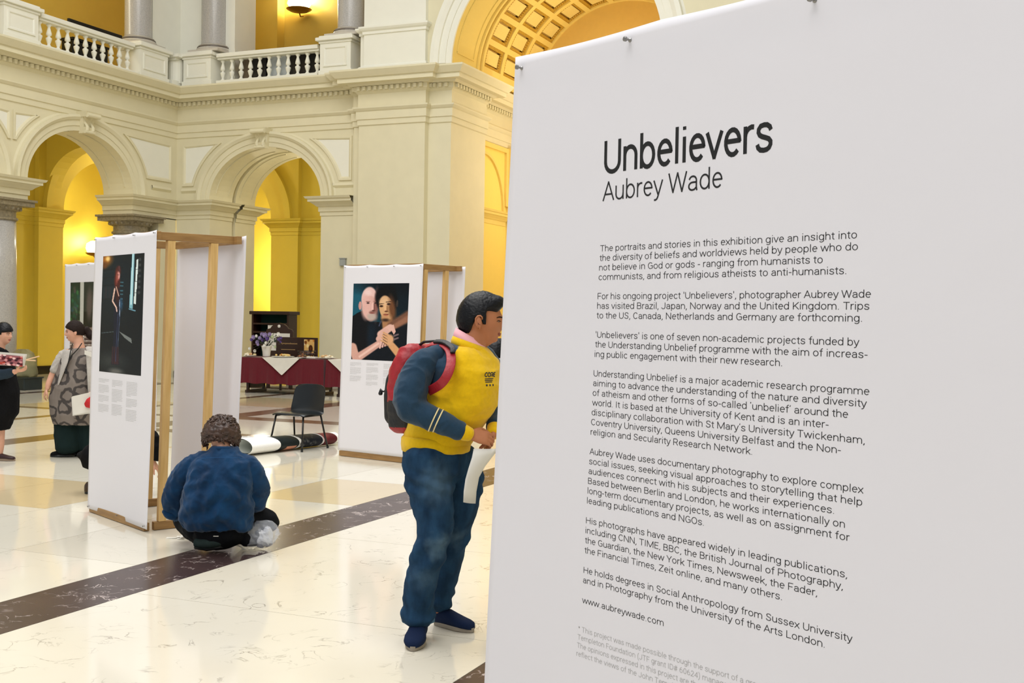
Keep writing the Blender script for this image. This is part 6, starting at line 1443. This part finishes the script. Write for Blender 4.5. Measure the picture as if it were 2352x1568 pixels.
# ------------------------------------------------------------------ the woman in the patterned tunic
def woman():
    F = Fig(13.04); q = F.q; base = q(165, 1050); t = thing('person', (base.x, base.y, 0), 'woman with tied back dark hair in grey circle patterned tunic and pale cardigan', 'person')
    H = Head(q(172, 764, 0), (-Rh*.93-Fh*.35-Zv*.02), Zv, .97, True); b = MB(); H.skin(b, 48, 34)
    limb(b, [q(178, 768, .01), q(181, 787, .01), q(182, 802, .01)], [.055, .056, .07], 16)
    limb(b, [q(178, 810, 0), q(172, 880, 0), q(170, 960, 0)], [(.16, .10), (.17, .12), (.17, .12)], 20, sdir=Rh)
    limb(b, [q(143, 815, -.02), q(126, 850, -.04), q(113, 878, -.08), q(109, 893, -.10)], [.05, .043, .034, .026], 14)
    hand(b, q(108, 893, -.10), (-Zv*.85-Rh*.35), (Rh*.6+Fh*.3), (-Fh*.6-Rh*.5), .8, .92)
    limb(b, [q(222, 815, 0), q(232, 860, -.02), q(222, 890, -.14), q(213, 900, -.2)], [.05, .043, .034, .027], 14)
    hand(b, q(214, 897, -.2), (-Zv*.8-Rh*.25-Fh*.2), (-Rh*.7), (-Fh*.8), .8, .92)
    for px, dd in ((152, -.02), (198, .06)): limb(b, [q(px, 980, dd), q(px, 1042, dd)], [.05, .04], 12)
    fuse('body', b, skinB, t, .0065, 2); H.face(t, (168, 92, 84), (48, 34, 28)); hb = MB(); hm = mat('dark_brown_hair', (40, 28, 24), .6, spec=.15, var=.2, scale=6, stretch=(20, 20, 5), bump=.3, bscale=30)
    H.hair(hb, lambda A, el: (el-(.50-.30*max(0, A-.5) if A < 1.3 else (.12 if A < 1.8 else -.35)))/.16+.5, lambda A, el: .014+.012*max(0, sin(el)), .003, 12); limb(hb, [q(196, 756, .04), q(203, 763, .05), q(207, 770, .05), q(210, 776, .05)], [.045, .042, .046, .034], 12)
    obj('hair', hb, hm, t, smooth=True)
    # patterned tunic: procedural ring shapes woven into the cloth
    m = bpy.data.materials.new('circle_print_cloth'); m.use_nodes = True; nt = m.node_tree; N = nt.nodes.new; L = nt.links.new; bs = nt.nodes['Principled BSDF']
    tc0 = N('ShaderNodeTexCoord'); dt = N('ShaderNodeVectorMath'); dt.operation = 'DOT_PRODUCT'; dt.inputs[1].default_value = (Rh.x, Rh.y, 0); L(tc0.outputs['Object'], dt.inputs[0]); sp = N('ShaderNodeSeparateXYZ'); L(tc0.outputs['Object'], sp.inputs[0]); cb3 = N('ShaderNodeCombineXYZ'); L(dt.outputs['Value'], cb3.inputs[0]); L(sp.outputs[2], cb3.inputs[1])
    nz = N('ShaderNodeTexNoise'); nz.inputs['Scale'].default_value = 9; L(tc0.outputs['Object'], nz.inputs[0]); mxv = N('ShaderNodeMixRGB'); mxv.inputs[0].default_value = .10; L(cb3.outputs[0], mxv.inputs[1]); L(nz.outputs[1], mxv.inputs[2])
    vo = N('ShaderNodeTexVoronoi'); vo.voronoi_dimensions = '2D'; vo.inputs['Scale'].default_value = 6.0; vo.inputs['Randomness'].default_value = .45; L(mxv.outputs[0], vo.inputs[0]); cr = N('ShaderNodeValToRGB'); e = cr.color_ramp.elements
    e[0].position = 0; e[0].color = (*lin((120, 110, 102)), 1); e[1].position = .24; e[1].color = (*lin((122, 112, 104)), 1)
    for ps, c_ in ((.28, (62, 56, 54)), (.42, (66, 60, 57)), (.46, (124, 114, 106)), (1, (118, 108, 100))): x = e.new(ps); x.color = (*lin(c_), 1)
    L(vo.outputs['Distance'], cr.inputs[0]); L(cr.outputs[0], bs.inputs['Base Color']); bs.inputs['Roughness'].default_value = .85
    s = MB(); secs = [(q(px, py, dd), Rh*hw/204, Fh*dr) for px, py, hw, dr, dd in ((176, 972, 50, .20, 0), (173, 950, 54, .22, 0), (170, 915, 54, .21, 0), (172, 880, 49, .19, 0), (175, 850, 42, .16, 0), (178, 825, 38, .13, 0), (180, 808, 29, .10, 0), (182, 800, 20, .08, 0))]
    fuse('tunic', s.loft(secs, 30, sup=2.2), m, t, .009, 4, fold_fn(.008, 6, (1.4, 1.4, .6), 3))
    cg = mat('pale_grey_knit', (188, 182, 174), .9, var=.06, scale=50, bump=.2, bscale=150); c = MB()
    limb(c, [q(162, 808, -.0), q(146, 815, -.02), q(133, 835, -.04), q(124, 854, -.06)], [.045, .058, .054, .048], 16); limb(c, [q(200, 805, 0), q(220, 814, 0), q(232, 850, -.02), q(228, 875, -.08)], [.05, .068, .062, .052], 16)
    fuse('cardigan_sleeves', c, cg, t, .008, 3, fold_fn(.005, 12, (1, 1, 1), 6))
    for sg, px in ((-1, 150), (1, 205)):
        R = []
        for k in range(8):
            f_ = k/7; y_ = 802+ (84 if sg < 0 else 110)*f_; xi = (168-34*f_ if sg < 0 else 196+6*f_); xo = (138-12*f_ if sg < 0 else 226+8*f_); R.append([q(xi, y_, -.13-.06*min(1, f_*2)), q((xi+xo)/2, y_, -.12-.06*min(1, f_*2)), q(xo, y_+2, -.03-.03*f_)])
        obj('cardigan_front', MB().rings(R, False, False), cg, t, smooth=True, mods=[('SOLIDIFY', dict(thickness=.012)), ('SUBSURF', dict(levels=1, render_levels=1))])
    obj('lanyard', MB().tube([q(188, 788, -.05), q(180, 800, -.12), q(166, 815, -.17), q(158, 830, -.19), q(152, 845, -.20)], .006, 6).tube([q(166, 790, -.04), q(163, 802, -.12), q(160, 818, -.175), q(157, 832, -.19)], .006, 6), blackm, t); obj('lanyard_clip', MB().box((-.012, -.004, -.05), (.012, .004, .01), lambda p: q(152, 848, -.21)+Rh*p.x+Fh*p.y+Zv*p.z), blackm, t)
    obj('name_badge', MB().box((-.042, -.003, -.024), (.042, .003, .024), lambda p: q(203, 812, -.20)+Rh*p.x+Fh*p.y+Zv*(p.z-.35*p.x)), linen, t)
    tr = mat('dark_green_trousers', (24, 40, 40), .85, var=.1); g = MB()
    limb(g, [q(152, 955, 0), q(154, 1000, -.02), q(156, 1028, -.03)], [.13, .135, .135], 20); limb(g, [q(196, 955, .03), q(200, 1000, .05), q(204, 1026, .06)], [.12, .12, .115], 20)
    fuse('trousers', g, tr, t, .010, 4, fold_fn(.007, 8, (1.6, 1.6, .4), 2))
    for a, b_ in (((172, 1048, .0), (116, 1049, -.06)), ((215, 1046, .10), (170, 1046, .04))):
        pa, pb = q(*a), q(*b_); pa.z = pb.z = 0; so = obj('shoe', MB().ico(pa+Zv*.03, .01), blackp, t); shoe(so, pa, pb, mat('black_suede', (18, 18, 20), .9), blackp, .048, .085)
    # things she holds
    pp = thing('paper_sheets', tuple(q(190, 930, -.30)), 'white printed sheets held low by the woman in the patterned tunic', 'papers')
    for k in range(3): obj('sheet', MB().add([q(164+k, 912-k, -.30-.004*k), q(214, 903-k*2, -.30-.004*k), q(215, 948-k*2, -.30-.004*k), q(167+k, 955-k, -.30-.004*k)], [(0,1,2,3)]), linen, pp, mods=[('SOLIDIFY', dict(thickness=.0015))])
    obj('red_folded_cloth', limb(MB(), [q(197, 930, -.33), q(206, 926, -.33), q(216, 922, -.33)], [(.03, .02), (.06, .03), (.07, .03)], 12, sdir=Zv), mat('red_fabric', (196, 26, 34), .7, var=.1, scale=30), label='folded red cloth in the hand of the woman in the patterned tunic', cat='cloth', smooth=True)
woman()

# ------------------------------------------------------------------ the person with the leaflets at the left edge
def leaflet_person():
    F = Fig(12.6); q = F.q; base = q(5, 1058); t = thing('person', (base.x, base.y, 0), 'person with short black hair in a black coat at the left edge, holding leaflets', 'person')
    H = Head(q(8, 769, 0), (Rh*.95-Fh*.25), Zv, .95, True); b = MB(); H.skin(b, 48, 34)
    limb(b, [q(4, 772, 0), q(0, 792, 0), q(-3, 806, 0)], [.055, .055, .07], 16); limb(b, [q(-5, 815, 0), q(-5, 900, 0), q(-6, 960, 0)], [(.15, .10), (.15, .11), (.16, .12)], 18, sdir=Fh)
    limb(b, [q(-15, 820, -.15), q(-12, 860, -.2), q(15, 858, -.22), q(36, 853, -.22)], [.045, .042, .035, .027], 14); hand(b, q(36, 852, -.22), (Rh*.9+Zv*.15), (Zv*.8+Fh*.3), (Rh*.1-Fh*.9), .8, .9)
    for px, dd in ((0, 0), (-22, .12)): limb(b, [q(px, 975, dd), q(px-1, 1015, dd), q(px-2, 1046, dd)], [.055, .052, .036], 14)
    fuse('body', b, skinB, t, .0065, 2); H.face(t, (170, 96, 88), (24, 18, 16)); hb = MB()
    H.hair(hb, lambda A, el: (el-(.36 if A < 1.2 else (.05 if A < 1.8 else -.45)))/.16+.5, lambda A, el: .016+.012*max(0, sin(el)), .004, 12); obj('hair', hb, MATS['black_hair'], t, smooth=True)
    ck = mat('black_wool', (20, 20, 22), .9, var=.1, scale=40, bump=.1, bscale=120); s = MB()
    s.loft([(q(px, py, 0), Rh*hw/210, Fh*dr) for px, py, hw, dr in ((0, 985, 19, .15), (2, 965, 24, .17), (5, 948, 34, .19), (6, 900, 35, .19), (3, 860, 29, .18), (0, 830, 28, .18), (-3, 812, 22, .14), (-3, 802, 12, .09))], 28)
    fuse('coat', s, ck, t, .010, 4, fold_fn(.008, 7, (1.5, 1.5, .5), 9)); g = MB(); limb(g, [q(-12, 822, -.12), q(-16, 850, -.18), q(0, 860, -.21), q(28, 855, -.22)], [.065, .062, .055, .046], 16)
    fuse('sleeve', g, mat('slate_blue_knit', (44, 56, 68), .9, var=.1), t, .008, 3, fold_fn(.006, 12, (1, 1, 1), 2))
    obj('scarf', limb(MB(), [q(-10, 800, -.08), q(4, 806, -.13), q(14, 812, -.10)], [.03, .034, .028], 12), ck, t, smooth=True)
    for a, b_ in (((-14, 1055, 0), (34, 1057, -.02)), ((-34, 1050, .12), (10, 1050, .10))):
        pa, pb = q(*a), q(*b_); pa.z = pb.z = 0; so = obj('shoe', MB().ico(pa+Zv*.03, .01), blackp, t); shoe(so, pa, pb, mat('maroon_leather', (52, 24, 26), .5), mat('tan_sole', (150, 130, 110), .7), .042, .065)
    lf = thing('leaflet_stack', tuple(q(25, 825, -.28)), 'stack of colour printed leaflets held flat by the person at the left edge', 'leaflets')
    pt = Paint(40, 22, (150, 90, 96))
    for i in range(50): pt.ell(rng.uniform(0, 1), rng.uniform(0, 1), .06, .1, [(90, 34, 40), (214, 150, 150), (60, 30, 40), (236, 200, 196), (176, 70, 60)][i % 5], .5)
    c0 = V(lf.location)
    print_mesh('cover_picture', pt, lambda u, v: q(-12+64*u, 812+6*u+24*v, -.30)-c0, lf)
    for k in range(3): obj('leaflet', MB().add([q(-12, 809-k, -.29+.006*k), q(58+k*2, 815-k, -.29+.006*k), q(52+k*2, 841, -.29+.006*k), q(-12, 838, -.29+.006*k)], [(0,1,2,3)]), linen, lf, mods=[('SOLIDIFY', dict(thickness=.0015))])
    for k, (y0, y1) in enumerate(((826, 818), (827, 828))): obj('wooden_stick', MB().tube([q(60, y0, -.3), q(90-8*k, y1, -.34)], .006, 8), mat('pale_wood', (228, 190, 150), .6), label=('upper' if k == 0 else 'lower')+' pale stick pointing out from the leaflets at the left edge', cat='stick', loc=tuple(q(75, 822, -.3)))
leaflet_person()

# ------------------------------------------------------------------ person crouching behind the first stand, mostly hidden
def hidden_croucher():
    F = Fig(10.35); q = F.q; base = q(240, 1125); t = thing('person', (base.x, base.y, 0), 'person in black crouching behind the stand with the dark library picture', 'person')
    H = Head(q(318, 985, .1), (Rh*.9-Zv*.4), (Zv*.9+Rh*.4), .97); b = MB(); H.skin(b, 36, 26); limb(b, [q(312, 990, .1), q(300, 1005, .1)], [.055, .07], 14); limb(b, [q(298, 1012, .1), q(260, 1040, .1), q(222, 1060, .1)], [(.12, .1), (.13, .11), (.13, .12)], 16, sdir=Fh)
    limb(b, [q(305, 1015, .02), q(335, 1040, .0), q(352, 1060, -.02)], [.045, .04, .028], 12); hand(b, q(354, 1062, -.02), (Rh*.5-Zv*.8), (-Rh), (-Fh), .6, .95)
    fuse('body', b, skinB, t, .009, 2); hb = MB(); H.hair(hb, lambda A, el: (el-(.4 if A < 1.2 else -.3))/.2+.5, lambda A, el: .02, .004, 10); obj('hair', hb, MATS['black_hair'], t, smooth=True)
    s = MB(); limb(s, [q(305, 1008, .1), q(270, 1030, .1), q(235, 1045, .1), q(215, 1048, .1)], [.12, .15, .15, .13], 20, sdir=Fh); limb(s, [q(310, 1010, .0), q(345, 1000, -.02), q(358, 1020, -.03), q(360, 1052, -.03)], [.07, .055, .05, .05], 16)
    bw = mat('black_wool', (20, 20, 22), .9); fuse('jacket', s, bw, t, .011, 4, fold_fn(.008, 8, (1, 1, 1), 4))
    g = MB(); limb(g, [q(212, 1045, .08), q(250, 1065, .0), q(290, 1055, -.05)], [.13, .10, .08], 18); limb(g, [q(290, 1060, -.05), q(262, 1090, .0), q(225, 1112, .05)], [.075, .06, .05], 16); limb(g, [q(206, 1052, .1), q(203, 1060, .1)], [.12, .07], 16)
    fuse('trousers', g, bw, t, .011, 4, fold_fn(.006, 8, (1, 1, 1), 7))
    pa, pb = q(196, 1126, .02), q(268, 1130, .0); pa.z = .045; pb.z = 0; so = obj('shoe', MB().ico(pa, .01), blackp, t); shoe(so, V((pa.x, pa.y, .0)), V((pb.x, pb.y, 0)), mat('brown_leather', (58, 40, 28), .35), blackp, .046, .10)
    pa, pb = q(215, 1118, .25), q(285, 1118, .2); pa.z = pb.z = 0; so = obj('shoe', MB().ico(pa, .01), blackp, t); shoe(so, pa, pb, MATS['brown_leather'], blackp, .046, .09)
hidden_croucher()
# ------------------------------------------------------------------ person beyond the man's chin, mostly behind the panel
def far_visitor():
    F = Fig(10.2); q = F.q; t = thing('person', (q(1172, 1130).x, q(1172, 1130).y, 0), 'person with black hair, grey scarf and maroon top just beyond the standing man', 'person')
    H = Head(q(1146, 812, 0), (-Rh*.2-Fh*.3-Zv*.85), (-Fh*.5-Rh*.1+Zv*.5), .97); H = Head(q(1144, 812, 0), (Rh*.8+Fh*.5-Zv*.2), Zv, .97); b = MB(); H.skin(b, 36, 26); limb(b, [q(1148, 815, 0), q(1160, 842, 0)], [.055, .07], 14)
    limb(b, [q(1165, 850, 0), q(1172, 900, 0), q(1175, 960, 0)], [(.15, .1), (.15, .11), (.15, .12)], 16, sdir=Fh)
    for px, dd in ((1166, 0), (1186, .1)): limb(b, [q(px, 970, dd), q(px, 1050, dd), q(px, 1120, dd-.02)], [.07, .055, .04], 12)
    fuse('body', b, skinB, t, .009, 2); hb = MB(); H.hair(hb, lambda A, el: (el-(.5 if A < .9 else -.6))/.2+.5, lambda A, el: .02, .004, 10); obj('hair', hb, MATS['black_hair'], t, smooth=True)
    s = MB(); limb(s, [q(1170, 862, 0), q(1176, 900, 0), q(1180, 960, 0)], [(.18, .13), (.18, .14), (.17, .14)], 20, sdir=Fh); limb(s, [q(1158, 860, -.15), q(1156, 900, -.2), q(1170, 935, -.25)], [.06, .055, .05], 14)
    fuse('top', s, mat('maroon_knit', (100, 36, 46), .9), t, .011, 4, fold_fn(.006, 8, (1, 1, 1), 4)); obj('scarf', limb(MB(), [q(1145, 832, -.1), q(1156, 842, -.12), q(1175, 838, -.1), q(1185, 830, 0)], [.05, .06, .055, .05], 14), mat('grey_scarf', (150, 148, 142), .9, bump=.2), t, smooth=True)
    g = MB(); limb(g, [q(1170, 960, 0), q(1166, 1050, 0), q(1166, 1110, 0)], [.12, .08, .07], 16); limb(g, [q(1182, 960, .05), q(1186, 1050, .1), q(1186, 1110, .1)], [.11, .08, .07], 16); fuse('trousers', g, MATS['black_trousers'], t, .012, 3)
    for px, dd in ((1166, 0), (1186, .1)): 
        pa, pb = q(px, 1128, dd), q(px+55, 1128, dd); pa.z = pb.z = 0; so = obj('shoe', MB().ico(pa+Zv*.03, .01), blackp, t); shoe(so, pa, pb, blackm, blackp, .045, .09)
far_visitor()
